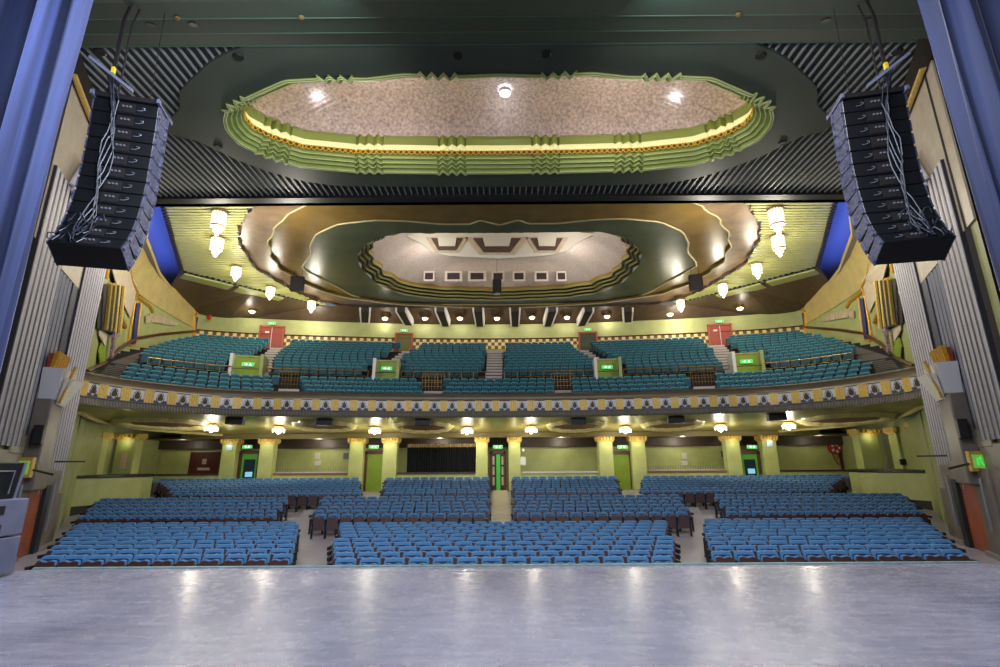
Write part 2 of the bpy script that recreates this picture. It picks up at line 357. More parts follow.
    m = MB(); wallpoly(m, s, [(98,368),(96.5,352),(99,342),(102.5,342),(104,352),(103,368)], .05); o = m.build('lime_niche', LIME); o.parent = wl
    m = MB(); wallbar(m, s, [(84,371),(105,362),(118,348),(135,338),(160,334),(194,331)], .09, .1); o = m.build('handrail', BROWN); o.parent = wl
    m = MB(); wallpoly(m, s, [(148,314),(166,317),(176,323),(176,326),(150,322)], .06); wallpoly(m, s, [(144,316),(149,315),(149,322),(144,323)], .07)
    o = m.build('faded_mural_patch', mat('faded_patch', (176,160,130), .7, var=.2)); o.parent = wl
    m = MB(); 
    for (px,py) in ((107,342),(108,335),(106,350)): wallpoly(m, s, [(px-1.5,py+6),(px,py-6),(px+1.6,py-4),(px+.6,py+7)], .2, .12)
    o = m.build('heraldic_banner', mat('mixed_banner', (150,120,130), .6, var=.9, vscale=9)); tag(o, 'small coloured banner ornament by the lime niche, %s balcony wall' % N, 'banner', 'banner ornaments')
    m = MB(); wallpoly(m, s, [(112,327),(117,328),(116.5,337),(112,336)], .05, .1); o = m.build('wall_shield', mat('grey_plaster', (150,140,120), .6)); o.parent = wl
# ------------------------------------------------------------------ lantern on the pylon, small boxes, exit lamps
for s in (-1,1):
    N = SIDE[s]
    def W(Y,z,d): return wv(s,Y,z,d)
    root = thing('wall_lantern', W(16.5,4.95,.4), 'large stepped pale wall lantern with gold strip on the %s pylon' % N, 'wall light', 'pylon lanterns')
    a = MB()
    n3 = lambda Y, d, z: W(Y, z, d)
    def frust(mb, Y0, Y1, da, db, z0, Y2, Y3, dc, dd_, z1):
        lo = [n3(Y0,da,z0), n3(Y0,db,z0), n3(Y1,db,z0), n3(Y1,da,z0)]; hi = [n3(Y2,dc,z1), n3(Y2,dd_,z1), n3(Y3,dd_,z1), n3(Y3,dc,z1)]
        mb.add(lo+hi, [(0,1,2,3),(4,5,6,7),(0,1,5,4),(1,2,6,5),(2,3,7,6),(3,0,4,7)])
    frust(a, 16.0,17.0,.05,.45,4.95, 15.85,17.2,.05,.6,5.95); x1 = a.build('lantern_body', mat('pale_lantern_plaster', (205,205,212), .5))
    a = MB(); frust(a, 16.3,17.0,.45,.5,4.8, 16.1,17.2,.6,.85,5.65); x2 = a.build('stepped_wing', WHITE)
    a = MB(); a.slab([W(16.25,4.85,.5),W(16.4,4.85,.5),W(16.3,6.05,.76),W(16.1,6.05,.76)], Vector((-s*.12,-.02,0))); x3 = a.build('gold_strip', GOLDM)
    a = MB()
    for k in range(5):
        Y0 = 15.9+.24*k; frust(a, Y0,Y0+.15,.2,.30,5.9, Y0-.05,Y0+.18,.28,.40,6.5)
    x4 = a.build('gold_fan', GOLD)
    a = MB(); frust(a, 15.9,17.1,.1,.2,5.9, 15.85,17.15,.15,.27,6.42); x5 = a.build('red_fan_back', mat('dull_red', (140,52,30), .5))
    adopt(root, x1,x2,x3,x4,x5)
    root = thing('small_speaker', W(16.0,3.8,.3), 'small black speaker fixed to the grey %s pylon' % N, 'speaker', 'pylon speakers')
    a = MB(); wallbox(a, s, 15.72,15.95,3.5,4.1,.46,.2); x1 = bevel(a.build('speaker_box', BLACK), .02)
    a = MB(); wallbox(a, s, 15.71,15.72,3.54,4.06,.43,.23); x2 = a.build('speaker_grille', IRON); adopt(root, x1, x2)
    root = thing('exit_lamp', W(15.9,2.8,.22), 'square gold-framed lit exit sign over the %s pass door' % N, 'exit sign', 'pass door exit signs')
    a = MB(); P = W(15.9,2.8,.22); a.box(P.x-.28,P.x+.28,P.y-.18,P.y-.06,2.5,3.1); x1 = bevel(a.build('sign_frame', GOLDM), .02)
    a = MB(); a.box(P.x-.2,P.x+.2,P.y-.2,P.y-.17,2.6,3.0); x2 = a.build('sign_face', mat('dim_green_sign', (150,180,90), .4, emit=(130,200,80), es=.25))
    a = MB(); a.box(P.x-.1,P.x-.04,P.y-.21,P.y-.2,2.68,2.9); a.lathe([(0,0),(.035,0),(.035,.01)],0,0,8,Matrix.Translation((P.x+.02,P.y-.2,2.9)) @ Matrix.Rotation(PI/2,4,'X')); a.tube([(P.x+.02,P.y-.21,2.86),(P.x+.03,P.y-.21,2.77),(P.x+.09,P.y-.21,2.68)],.02,5); x3 = a.build('running_figure', EXITG)
    adopt(root, x1,x2,x3)
    t = MB(); t.tube([W(15.9,2.75,.3), W(14.6,2.6,1.2)], .035, 6); t.tube([W(18.3,3.0,.2), W(18.6,3.0,1.0)], .03, 6)
    tag(t.build('bracket_pole', IRON), 'thin dark horizontal poles bracketed off the %s stone wall' % N, 'pole', 'wall bracket poles')
# ------------------------------------------------------------------ proscenium header
YH = [7.4, 9.4, 10.1, 10.1, 10.9, 10.9, 11.75, 11.76]
hd = MB(); ZH = [12.2, 13.38, 13.66, 13.76, 14.02, 14.12, 14.46, 14.8]
hd.grid([[(x, y, z) for x in (-16,-8,0,8,16)] for y, z in zip(YH, ZH)])
HDM = mat('dark_green_header', (14,44,35), .7, var=.3, vscale=.5, stretch=(.3,1,1))
hdo = hd.build('proscenium_header', HDM); tag(hdo, 'stepped dark green proscenium header across the top', 'proscenium header')
e = MB()
for y, z in ((10.1,13.69),(10.9,14.05),(11.76,14.48)): e.box(-16,16,y-.02,y+.03,z-.03,z+.03)
adopt(hdo, e.build('pale_edge_bead', mat('pale_bead', (80,112,92), .4)))
e = MB()
for x in (-9.0,-7.9,9.6,8.5): e.lathe([(0,0),(.11,0),(.11,.02)],0,0,12,Matrix.Translation((x,10.5,13.87)) @ Matrix.Rotation(.3,4,'X'))
adopt(hdo, e.build('vent_hole', BLACK))
for i, x in enumerate((-8.0,-4.9,6.0,)):
    root = thing('header_lamp', (x,10.1,13.66), 'tiny brass lamp on the green header, %s from the left' % od(i), 'lamp', 'header lamps')
    a = MB(); a.lathe([(0,-.08),(.06,-.07),(.07,0),(.03,.05),(0,.05)],x,10.05,10,Matrix.Translation((0,0,13.66))); adopt(root, a.build('lamp_body', BRASS))
# ------------------------------------------------------------------ outlines on ceilings
def loop_at(outline, z, N=240, cen=None, teeth=0, nt_=0):
    """closed loop through measured left-half outline pixels on plane z, mirrored, resampled by angle round cen"""
    P = [on_z(px, py, z) for px, py in outline]; cen = cen
    L = [(-abs(p.x), p.y) for p in P]
    pts = L+[(-x, y) for x, y in reversed(L)]
    ang = sorted([(math.atan2((y-cen)*1.0, x), math.hypot(x, y-cen), x, y) for x, y in pts])
    out = []
    n = len(ang)
    for i in range(N):
        a = -PI+2*PI*(i+.5)/N; d = (math.cos(a), math.sin(a))
        best = None
        for j in range(n):
            A, B = ang[j], ang[(j+1)%n]
            ax, ay, bx, by = A[2], A[3]-cen, B[2], B[3]-cen; ex, ey = bx-ax, by-ay
            den = d[0]*ey-d[1]*ex
            if abs(den) < 1e-9: continue
            t = (ax*ey-ay*ex)/den; u = (ax*d[1]-ay*d[0])/den
            if t > 0 and -1e-6 <= u <= 1+1e-6 and (best is None or t > best): best = t
        if best is None: best = ang[min(range(n), key=lambda j: abs(ang[j][0]-a))][1]
        k = 1+(teeth*math.sin(nt_*a) if teeth else 0)
        out.append((d[0]*best*k, cen+d[1]*best*k))
    return out
def smooth_loop(L, it=3):
    for _ in range(it):
        n = len(L); L = [((L[i-1][0]+2*L[i][0]+L[(i+1)%n][0])/4, (L[i-1][1]+2*L[i][1]+L[(i+1)%n][1])/4) for i in range(n)]
    return L
def arc_resample(L, N):
    n = len(L); S = [0]
    for i in range(n): S.append(S[-1]+math.dist(L[i], L[(i+1)%n]))
    out = []; j = 0
    for k in range(N):
        t = S[-1]*k/N
        while S[j+1] < t: j += 1
        u = (t-S[j])/max(1e-9, S[j+1]-S[j]); a, b = L[j], L[(j+1)%n]; out.append((lerp(a[0],b[0],u), lerp(a[1],b[1],u)))
    return out
def normals(L):
    n = len(L); out = []
    ar = sum(L[i][0]*L[(i+1)%n][1]-L[(i+1)%n][0]*L[i][1] for i in range(n)); sg = 1 if ar > 0 else -1
    for i in range(n):
        a, b = L[i-1], L[(i+1)%n]; d = Vector((b[0]-a[0], b[1]-a[1])).normalized(); out.append((-d.y*sg, d.x*sg))
    return out
# ---- front ceiling
Z1 = 14.5; C1 = 15.4
plate = [(250,43),(222,56),(207,65),(197,75),(186,85),(179,94),(180,110),(166,124),(166,134),(197,141),(237,160),(269,172),(302,181),(335,186),(420,187),(499,187)]
def z1top(L): return L
PL = loop_at(plate+[(300,34),(400,30),(499,30)], Z1, 240, C1)
cove_px = [(499,172),(434,172),(358,171),(302,166),(266,155.5),(240,143),(228,130),(225,119),(229,108),(249,97),(285,81),(320,79),(368,79),(404,74.5),(450,76.5),(499,74.5)]
CV = smooth_loop(arc_resample(loop_at(cove_px, Z1, 360, C1), 960), 6)
# zigzag triplets round the moulding
cn = normals(CV); S = len(CV)
zz = [0]*S
def near(x, y): return min(range(S), key=lambda i: math.dist(CV[i], (x, y)))
spots = []
for px, py in ((336,79),(438,76),(234,104),(272,158),(370,172),(452,172)):
    p = on_z(px, py, Z1); spots += [near(p.x, p.y), near(-p.x, p.y)]
for c in spots:
    for j in range(-12, 13):
        zz[(c+j)%S] = .13*(1-abs(((j+4) % 8)-4)/2.0)
def ring(off, rise, w=1.0):
    return [(x+nx*(off+zz[i]*w), y+ny*(off+zz[i]*w), Z1+rise) for i, ((x, y), (nx, ny)) in enumerate(zip(CV, cn))]
ce = MB()
# flat plate around the cove, slightly proud of the ribbed field
def radial_fill(mb, inner, outer, z):
    """fill between a resampled outer loop and the inner loop, matched by angle"""
    N = len(inner); O = []
    for (x, y), (bx_, by_) in zip(inner, CV):
        a = math.atan2(by_-C1, bx_); k = (a+PI)/(2*PI)*len(outer)-.5; i = math.floor(k); u = k-i
        A, B = outer[i % len(outer)], outer[(i+1) % len(outer)]; O.append((lerp(A[0],B[0],u), lerp(A[1],B[1],u), z))
    return O
inner0 = ring(0, 0)
O = radial_fill(ce, [(p[0],p[1]) for p in inner0], PL, Z1)
ce.grid([inner0, [(lerp(a[0],b[0],.12), lerp(a[1],b[1],.12), Z1) for a, b in zip(CV, O)], O, [(x,y,Z1+.18) for x,y,z in O]], closed=True)
PLATEM = mat('grey_green_plate', (72,80,68), .5, var=.12, vscale=.5)
ceiling = st(ce.build('ceiling', PLATEM))
def inside(poly, x, y):
    c = False; n_ = len(poly)
    for i in range(n_):
        (x1,y1),(x2,y2) = poly[i], poly[i-1]
        if (y1 > y) != (y2 > y) and x < (x2-x1)*(y-y1)/(y2-y1)+x1: c = not c
    return c
PS = [(x*.975, C1+(y-C1)*.96) for x, y in PL]
rb = MB(); bkp = MB(); xx = -17.01
while xx < 17.0:
    runs = []; y0 = 11.75; cur = y0; y = 11.75
    while y < 20.24:
        if inside(PS, xx+.13, y+.05):
            if cur is not None: runs.append((cur, y)); cur = None
        elif cur is None: cur = y
        y += .1
    if cur is not None: runs.append((cur, 20.25))
    for ya, yb in runs:
        if yb-ya > .05:
            bkp.quad((xx,ya,Z1+.17),(xx+.27,ya,Z1+.17),(xx+.27,yb,Z1+.17),(xx,yb,Z1+.17)); rb.box(xx+.10,xx+.145,ya,yb,Z1+.09,Z1+.168)
    xx += .27
o = bkp.build('rib_panel', mat('rib_gap_shade', (50,52,50), .5, var=.1)); adopt(ceiling, o)  # dark backing: shade between the ribs put into its colour
o = rb.build('pale_rib', mat('rib_lit_edge', (150,152,146), .42)); o['kind'] = 'stuff'; adopt(ceiling, o)  # pale colour gives the ribs their lit edges
e = MB(); e.box(-17.2,17.2,20.25,20.95,Z1-.02,Z1+.5); e.box(-17.2,17.2,20.7,20.95,Z1-.02,16.6); adopt(ceiling, e.build('dark_edge_beam', BLACK))
GRSTEP = mat('sage_moulding', (158,172,98), .3, var=.06)
stp = MB(); stp.grid([ring(-.06,0),ring(-.06,-.05),ring(.02,-.05),ring(.02,.10), ring(.14,.10), ring(.14,.08),ring(.18,.08),ring(.18,.20,.9), ring(.29,.20,.9), ring(.29,.18,.9), ring(.32,.18,.9), ring(.32,.31,.8), ring(.42,.31,.8), ring(.42,.44,.6), ring(.5,.46,.5)], closed=True)
adopt(ceiling, stp.build('stepped_moulding', GRSTEP))
sb = MB()  # paler beads on the step edges: gloss highlights put into the paint
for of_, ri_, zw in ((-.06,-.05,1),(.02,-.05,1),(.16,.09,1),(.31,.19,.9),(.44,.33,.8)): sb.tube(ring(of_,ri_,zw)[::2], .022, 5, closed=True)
adopt(ceiling, sb.build('highlight_bead', mat('painted_sage_highlight', (205,214,140), .3), smooth=True))
bd = MB(); bd.grid([ring(.5,.46,.2), ring(.5,.66,.2), ring(.45,.66,.2), ring(.45,.48,.2), ring(.08,.48,.1)], closed=True)
adopt(ceiling, bd.build('lattice_band', mat('red_brown_band', (110,66,34), .5)))
lt = MB(); base = ring(.515,0,.2); N2 = len(base)
dens = 1
for ph in (0, PI):
    pts = []
    for i in range(N2*dens):
        a, b = base[i//dens], base[(i//dens+1)%N2]; u = (i % dens)/dens
        pts.append((lerp(a[0],b[0],u), lerp(a[1],b[1],u), Z1+.56+.095*math.sin(i*2*PI/9.6+ph)))
    lt.tube(pts, .022, 4, closed=True)
adopt(ceiling, lt.build('gold_lattice', mat('bright_gold_paint', (235,190,50), .4, metal=.1)))
lm = MB(); tb = ring(.24,.55,.1); lm.tube(tb[::6], .035, 5, closed=True); adopt(ceiling, lm.build('cove_light_tube', LCOVE))
lw = MB(); lw.grid([ring(.08,.48,.1), ring(.08,.8,.3), ring(.14,.95,.4), ring(.30,1.05,.7)], closed=True); adopt(ceiling, lw.build('lit_cove_wall', mat('pale_lime_plaster', (226,228,186), .6), smooth=True))
gw = MB(); gw.grid([ring(.30,1.05,.9), ring(.35,1.38,.9), ring(.44,1.38,.9)], closed=True); adopt(ceiling, gw.build('green_inner_rim', mat('olive_green_rim', (140,152,70), .5)))
DOME = mat('speckled_plaster', (196,176,168), .85, var=.38, vscale=9, bump=.8, bscale=10)
dm = MB(); r0 = ring(.38,1.37,.3); rws = []
for k in range(13):
    t = k/12; sc = 1-t; rise = 1.37+1.15*math.sin(min(1, t*2.2)*PI/2)**.8
    rws.append([(x*(sc*.98+.02), C1+.1+(y-C1-.1)*(sc*.98+.02), Z1+rise) for x, y, z in r0])
dm.grid(rws, closed=True); adopt(ceiling, dm.build('dome', DOME, smooth=True))
for i, px in enumerate((318,505,675)):
    P = on_z(px, 92, Z1+2.38)
    root = thing('downlight', (P.x,P.y,Z1+2.4), 'bright round downlight in the speckled dome, %s of the three' % ['left','middle','right'][i], 'ceiling light', 'dome downlights')
    a = MB(); a.lathe([(.24,.1),(.24,-.04),(.17,-.04),(.17,.0)],P.x,P.y,20,Matrix.Translation((0,0,Z1+2.35))); x1 = a.build('trim_ring', WHITE)
    a = MB(); a.lathe([(0,-.02),(.16,-.02),(.16,.0)],P.x,P.y,20,Matrix.Translation((0,0,Z1+2.35))); x2 = a.build('lens', LDOWN)
    l = point('downlight_lamp', (P.x,P.y,Z1+2.15), 12, (.8,.87,1), .15)
    adopt(root, x1, x2, l)
for k, (px, py) in enumerate(((238,57),(458,56),(546,54),(761,56),(218,147),(783,143),(100,52),(897,52))):
    P = on_z(px, py, Z1-.01) if k < 6 else on_z(px, py, Z1+.05)
    a = MB(); a.lathe([(0,-.03),(.13,-.03),(.16,.0),(.13,.02)],P.x,P.y,14,Matrix.Translation((0,0,P.z)))
    tag(a.build('ceiling_vent', BLACK), 'small black round port in the front ceiling, %s' % ['far left near the header','left of the middle','right of the middle','far right near the header','low on the left side','low on the right side','above the left speaker hang','above the right speaker hang'][k], 'ceiling port', 'round ceiling ports')
# dark side fascias closing the ceiling beside the hangs
for s in (-1,1):
    m = MB(); m.quad((s*11.6,11.0,14.4),(s*14.5,11.0,14.4),(s*18.5,20.9,14.42),(s*16.9,20.9,14.42)); 
    m.quad((s*14.5,9.0,9.0),(s*14.5,9.0,16.5),(s*13.2,13.0,16.5),(s*13.2,13.0,0))
    st(m.build('trim_%d' % (1 if s < 0 else 2), mat('dark_brown_plaster', (58,50,46), .6, var=.2)))
# ---- rear ceiling
Z2 = 15.55
B1 = [(499,313),(351,309),(319,301),(292,290),(254,268),(239,244),(239,225),(253,206),(300,188),(400,178),(499,176)]
B2 = [(499,309),(400,305),(340,297),(310,287),(291,276),(277,267),(269,251),(269,239),(280,221),(301,206),(350,195),(420,190),(499,190)]
B3 = [(499,305),(420,304.5),(378,303),(351,295),(332,284),(301,268),(305,262),(312,254),(310,246),(316,234),(338,224),(376,220),(408,221),(440,224),(470,224),(480,220),(499,225)]
B4 = [(499,301),(435,299),(403,295),(376,284),(360,267),(357,255),(364,246),(377,238),(400,233),(430,233),(499,233)]
C2 = 30.3
def lp(B, z, teeth=0, n=0, N=300): return loop_at(B, z, N, C2, teeth, n)
def L3(L, z): return [(x,y,z) for x,y in L]
l1 = lp(B1, Z2, .008, 60); l1b = l1
l2 = smooth_loop(lp(B2, Z2+.2), 2); l2 = [(x*(1+.008*math.sin(40*math.atan2(y-C2,x))), y) for x, y in l2]
l3 = smooth_loop(lp(B3, Z2+.4), 1); l4 = smooth_loop(lp(B4, Z2+.45), 2)
BR = mat('brown_lacquer_ring', (118,96,70), .34, var=.3, vscale=1.4, bump=.12, bscale=2)
GD = mat('bronze_lacquer_ring', (116,92,42), .3, var=.2, vscale=1.0, bump=.12, bscale=2)
OG = mat('dark_sage_ring', (74,80,60), .3, var=.2, vscale=1.0, bump=.12, bscale=2)
c2 = MB(); c2.grid([L3(l1,Z2), L3(l1,Z2+.2), L3(l2,Z2+.2)], closed=True); ceil2 = st(c2.build('ceiling', BR))
x = MB(); x.grid([L3(l2,Z2+.2), L3(l2,Z2+.4), L3(l3,Z2+.4)], closed=True); adopt(ceil2, x.build('bronze_ring', GD))
x = MB(); x.grid([L3(l3,Z2+.4), L3(l3,Z2+.45), L3(l4,Z2+.45)], closed=True); adopt(ceil2, x.build('sage_ring', OG))
x = MB()
for L, z, rr in ((l2,Z2+.2,.05),(l3,Z2+.4,.06)): x.tube(L3(L,z)[::2], rr, 5, closed=True)
adopt(ceil2, x.build('pale_ring_bead', mat('pale_gold_bead', (190,180,130), .4)))
n4 = normals(l4); S4 = len(l4)
def rg(off, rise):
    out = []
    for i, ((x_, y_), (nx, ny)) in enumerate(zip(l4, n4)):
        a = math.atan2(y_-C2, x_); w = .14*math.sin(a*30) * (1 if abs(math.cos(a)) > .75 else .35)
        out.append((x_+nx*(off+w), y_+ny*(off+w), Z2+.45+rise))
    return out
x = MB(); x.grid([rg(0,0),rg(0,.19),rg(.27,.19),rg(.27,.38),rg(.54,.38),rg(.54,.57),rg(.8,.57),rg(.8,.72)], closed=True); adopt(ceil2, x.build('stepped_moulding', mat('sage_gold_moulding', (150,146,78), .4)))
x = MB()
for off, rise in ((.13,.17),(.40,.36),(.67,.55)): x.tube([(a,b,c-.01) for a,b,c in rg(off,rise)][::2], .07, 4, closed=True)
adopt(ceil2, x.build('dark_groove', IRON))
x = MB(); x.grid([rg(.8,.72), rg(.8,.92)], closed=True); adopt(ceil2, x.build('studded_band', mat('gold_brown_band', (150,118,50), .45)))
DOME2 = mat('pale_pink_plaster', (216,200,190), .8, var=.1, vscale=6, bump=.2)
x = MB(); q0 = rg(.8,.92); rws = []
for k in range(11):
    t = k/10; sc = 1-t; rws.append([(a*(sc*.98+.02), C2+.5+(b-C2-.5)*(sc*.98+.02), Z2+1.37+1.4*math.sin(min(1,t*2.4)*PI/2)) for a,b,c in q0])
x.grid(rws, closed=True); adopt(ceil2, x.build('dome', DOME2, smooth=True))
for i, (pa, pb) in enumerate(((423,435),(444,463),(467,487),(491,505),(512,526),(534,549),(556,567))):
    A = on_y((pa+pb)/2, 276, 36.6); wd = (pb-pa)/490*36.6/2*.95; root = thing('dome_window', A, 'square dark opening in the rear dome, %s from the left' % od(i), 'opening', 'openings in the rear dome')
    a = MB(); a.box(A.x-wd,A.x+wd,A.y,A.y+.35,A.z-.42,A.z+.42); x1 = a.build('opening_frame', DOME2)
    a = MB(); a.box(A.x-wd*.72,A.x+wd*.72,A.y-.02,A.y+.05,A.z-.28,A.z+.25); x2 = a.build('dark_void', mat('shadowed_void', (58,46,42), .8, var=.5, vscale=4)); adopt(root, x1, x2)
frame_w = mat('white_ornament', (225,222,208), .6)
fr_px = [(406,236),(420,243),(432,252),(450,256),(480,257.5),(499,258.5)]
root = thing('dome_grille', (0,33.2,17.6), 'white stepped frame holding three trapezoid vents in the rear dome', 'ceiling vent')
a = MB(); YG = 31.6
up = [on_y(px, py, YG) for px, py in [(404,231)]+fr_px]; full = up+[Vector((-p.x,p.y,p.z)) for p in reversed(up[:-1])]
topz = on_y(499, 226, YG).z+.6
a.slab(full+[Vector((full[-1].x,YG,topz)),Vector((full[0].x,YG,topz))], Vector((0,.15,0))); x1 = a.build('frame_board', frame_w)
a = MB(); v_ = MB(); sl = MB()
for c, hw, b_ in ((447,16,250),(497,24,252),(547,16,250)):
    for k, (k1, z1_) in enumerate(((1.35,3),(1.0,0))):
        P = [on_y(c-hw*k1,238-z1_*.3,YG-.06*(k+1)), on_y(c-hw*.55*k1,b_+z1_*.7,YG-.06*(k+1)), on_y(c+hw*.55*k1,b_+z1_*.7,YG-.06*(k+1)), on_y(c+hw*k1,238-z1_*.3,YG-.06*(k+1))]
        (a if k == 0 else v_).slab(P, Vector((0,.06,0)))
    P = [on_y(c-hw*.6,237,YG-.2), on_y(c-hw*.5,246,YG-.2), on_y(c+hw*.5,246,YG-.2), on_y(c+hw*.6,237,YG-.2)]; sl.slab(P, Vector((0,.06,0)))
adopt(root, x1, a.build('vent_surround', CREAM), v_.build('vent_void', mat('brown_void', (92,72,62), .7)), sl.build('vent_louvre', frame_w))
# pale ribbed field carrying the lanterns (panel outline right side, mirrored)
PR = [(16.0,20.9),(21.3,31.3),(14.7,38.9),(8,40.2),(0,40.6)]
RIBP = mat('pale_green_ribbed', (166,166,106), .4, var=.06)
for s in (-1,1):
    f = MB(); Y = 20.9; ro_ = []
    def panel_x(Y): return interp([20.9,31.3,38.9,40.2,40.6],[16.0,21.3,14.7,8,0.1],Y)
    def ring_x(Y):
        c = [abs(x_) for (x_,y_) in l1 if abs(y_-Y) < .35]
        return max(c)-.1 if c else 0
    while Y < 38.8:
        xa, xb = ring_x(Y), panel_x(Y)
        if xa < xb: ro_ += [[(s*xa,Y,Z2+.0),(s*xb,Y,Z2+.0)], [(s*xa,Y+.13,Z2),(s*xb,Y+.13,Z2)], [(s*xa,Y+.13,Z2-.06),(s*xb,Y+.13,Z2-.06)], [(s*xa,Y+.24,Z2-.06),(s*xb,Y+.24,Z2-.06)], [(s*xa,Y+.24,Z2),(s*xb,Y+.24,Z2)]]
        Y += .3
    f.grid(ro_); o = f.build('rib_panel', RIBP); adopt(ceil2, o)
    # serrated dark edge of the panel
    f = MB()
    for (a_, b_) in ((PR[0],PR[1]),(PR[1],PR[2])):
        A, B = Vector(a_), Vector(b_); n = int((B-A).length/.35)
        for i in range(n):
            p = A+(B-A)*((i+.5)/n); f.box(s*p.x-.1, s*p.x+.1, p.y-.11, p.y+.11, Z2-.1, Z2+.12)
    adopt(ceil2, f.build('dentil_edge', IRON))
    f = MB(); f.grid([[(s*PR[0][0],PR[0][1],z),(s*PR[1][0],PR[1][1],z),(s*PR[2][0],PR[2][1],z)] for z in (Z2-.05,Z2+1.0)]); adopt(ceil2, f.build('panel_riser', OLIVE))
    # green coffers below the panel edge
    f = MB(); A, B = Vector(PR[1]), Vector(PR[2])
    dirn = (B-A).normalized(); nrm = Vector((-dirn.y, dirn.x))
    if nrm.y < 0: nrm = -nrm
    for t0, t1 in ((.02,.33),(.37,.70)):
        p0, p1 = A+(B-A)*t0, A+(B-A)*t1; q1, q0_ = p1+nrm*1.1, p0+nrm*1.1
        f.prism([(s*p.x,p.y) for p in (p0,p1,q1,q0_)], Z2-.28, Z2-.16)
    adopt(ceil2, f.build('green_coffer', mat('sage_coffer', (150,156,92), .45)))
    # dark brown soffit to the rear and side walls
    f = MB(); inn = [(21.4,31.3),(18.2,35.2),(14.7,39.0),(8,39.6),(0,39.9)]; out = [(23.3,33.2),(23.9,36.6),(22.0,38.6),(10,41.0),(0,41.5)]
    f.grid([[(s*x_,y_,Z2-.1) for i,(x_,y_) in enumerate(inn)], [(s*x_,y_,(14.9,14.4,14,14,14)[i]) for i,(x_,y_) in enumerate(out)]])
    adopt(ceil2, f.build('rear_soffit', mat('dark_brown_soffit', (78,62,44), .4, var=.2)))
    # blue lit recess: ceiling above, neon behind the ledge, beige cove below
    led = [(16.4,20.9),(17.4,22.6),(19.3,25.2),(20.7,27.9),(21.9,30.2),(22.8,32.6),(23.3,35.5),(23.6,38.3)]
    f = MB(); f.grid([[(s*interp([20.9,31.3,38.9],[15.9,21.2,21.2],y_),y_,Z2+.6) for x_,y_ in led], [(s*(x_+1.6),y_,Z2+.6) for x_,y_ in led], [(s*(x_+1.7),y_,14.7) for x_,y_ in led], [(s*(x_+.05),y_,14.75) for x_,y_ in led]])
    adopt(ceil2, f.build('blue_recess', mat('grey_recess_plaster', (120,116,120), .5)))
    f = MB(); f.tube([(s*(x_+.28),y_,14.95) for x_,y_ in led[:-2]], .05, 6); adopt(ceil2, f.build('neon_tube', LBLUE))
    cv = MB(); wallY = [21.5,23.2,25.5,28.3,30.5,32.8,35.5,38.3]
    top = [Vector((s*x_,y_,14.85)) for x_,y_ in led]; bot = [Vector((*wp(s,Y,.05),13.05)) for Y in wallY]
    rws = [[t_+Vector((0,0,.1)) for t_ in top]]
    for k in range(8):
        u = k/7; rws.append([Vector((lerp(t_.x,b_.x,math.sin(u*PI/2)), lerp(t_.y,b_.y,math.sin(u*PI/2)), lerp(t_.z,b_.z,1-math.cos(u*PI/2)))) for t_, b_ in zip(top, bot)])
    cv.grid(rws); adopt(ceil2, cv.build('beige_cove', mat('beige_cove_plaster', (186,166,104), .45, var=.12, vscale=1.5), smooth=True))
# ------------------------------------------------------------------ balcony
RR = [0,.2,.4,.54,.70,.80,.835,.9]; YF_ = [27.2,26.9,26.0,25.1,22.7,20.9,20.1,19.0]
RRr = [0,.2,.45,.58,.65,.75,.9]; YR_ = [41.2,40.8,39.4,38.3,37.3,35.6,33.0]
def catm(xs, ys, x):
    x = abs(x); n = len(xs); i = 0
    while i < n-2 and x > xs[i+1]: i += 1
    x0, x1 = xs[i], xs[i+1]; t = max(0, min(1, (x-x0)/(x1-x0)))
    m0 = (ys[i+1]-ys[max(0,i-1)])/(xs[i+1]-xs[max(0,i-1)]) if i else 0
    m1 = (ys[min(n-1,i+2)]-ys[i])/(xs[min(n-1,i+2)]-xs[i]); h = x1-x0
    return (2*t**3-3*t*t+1)*ys[i]+(t**3-2*t*t+t)*h*m0+(-2*t**3+3*t*t)*ys[i+1]+(t**3-t*t)*h*m1
def YF(r): return catm(RR, YF_, r)
def YR(r): return catm(RRr, YR_, r)
def bp(r, t, off=0): Y = YF(r)+off+t*(YR(r)-YF(r)-1.2); return (r*Y, Y)
NR = 120; rs = [-.86+1.72*i/NR for i in range(NR+1)]
bal = thing('balcony', (0,27,0), 'sweeping balcony with olive parapet, gold and white patterned front', 'balcony')
parts = []
def sweep(prof, name, m, smooth=False, rs_=rs):
    a = MB(); a.grid([[(r*(YF(r)+dy), YF(r)+dy, z) for r in rs_] for dy, z in prof]); return a.build(name, m, smooth=smooth)
PARA = mat('olive_brown_parapet', (108,92,66), .35, var=.15, vscale=1)
parts.append(sweep([(.35,6.42),(.35,6.56),(.05,6.56),(-.02,6.5)], 'parapet_cap', BLACK))
parts.append(sweep([(-.02,6.5),(.0,6.45),(.08,6.3),(.02,6.2),(0,6.16)], 'parapet', PARA, True))
parts.append(sweep([(.04,6.16),(.04,5.6)], 'frieze_band', mat('dark_frieze', (52,46,44), .5)))
parts.append(sweep([(0,5.62),(-.05,5.6),(-.05,5.56),(.02,5.54)], 'lower_moulding', GREY))
a = MB(); nfl = 560; rr_ = [-.86+1.72*i/nfl for i in range(nfl+1)]
a.grid([[(r*(YF(r)+.03*(i%2)), YF(r)+.03*(i%2)+dy, z) for i, r in enumerate(rr_)] for dy, z in ((.0,5.54),(.05,5.35),(.15,5.26))])
parts.append(a.build('ribbed_fascia', mat('grey_brown_ribs', (128,120,104), .5)))
adopt(bal, *parts)
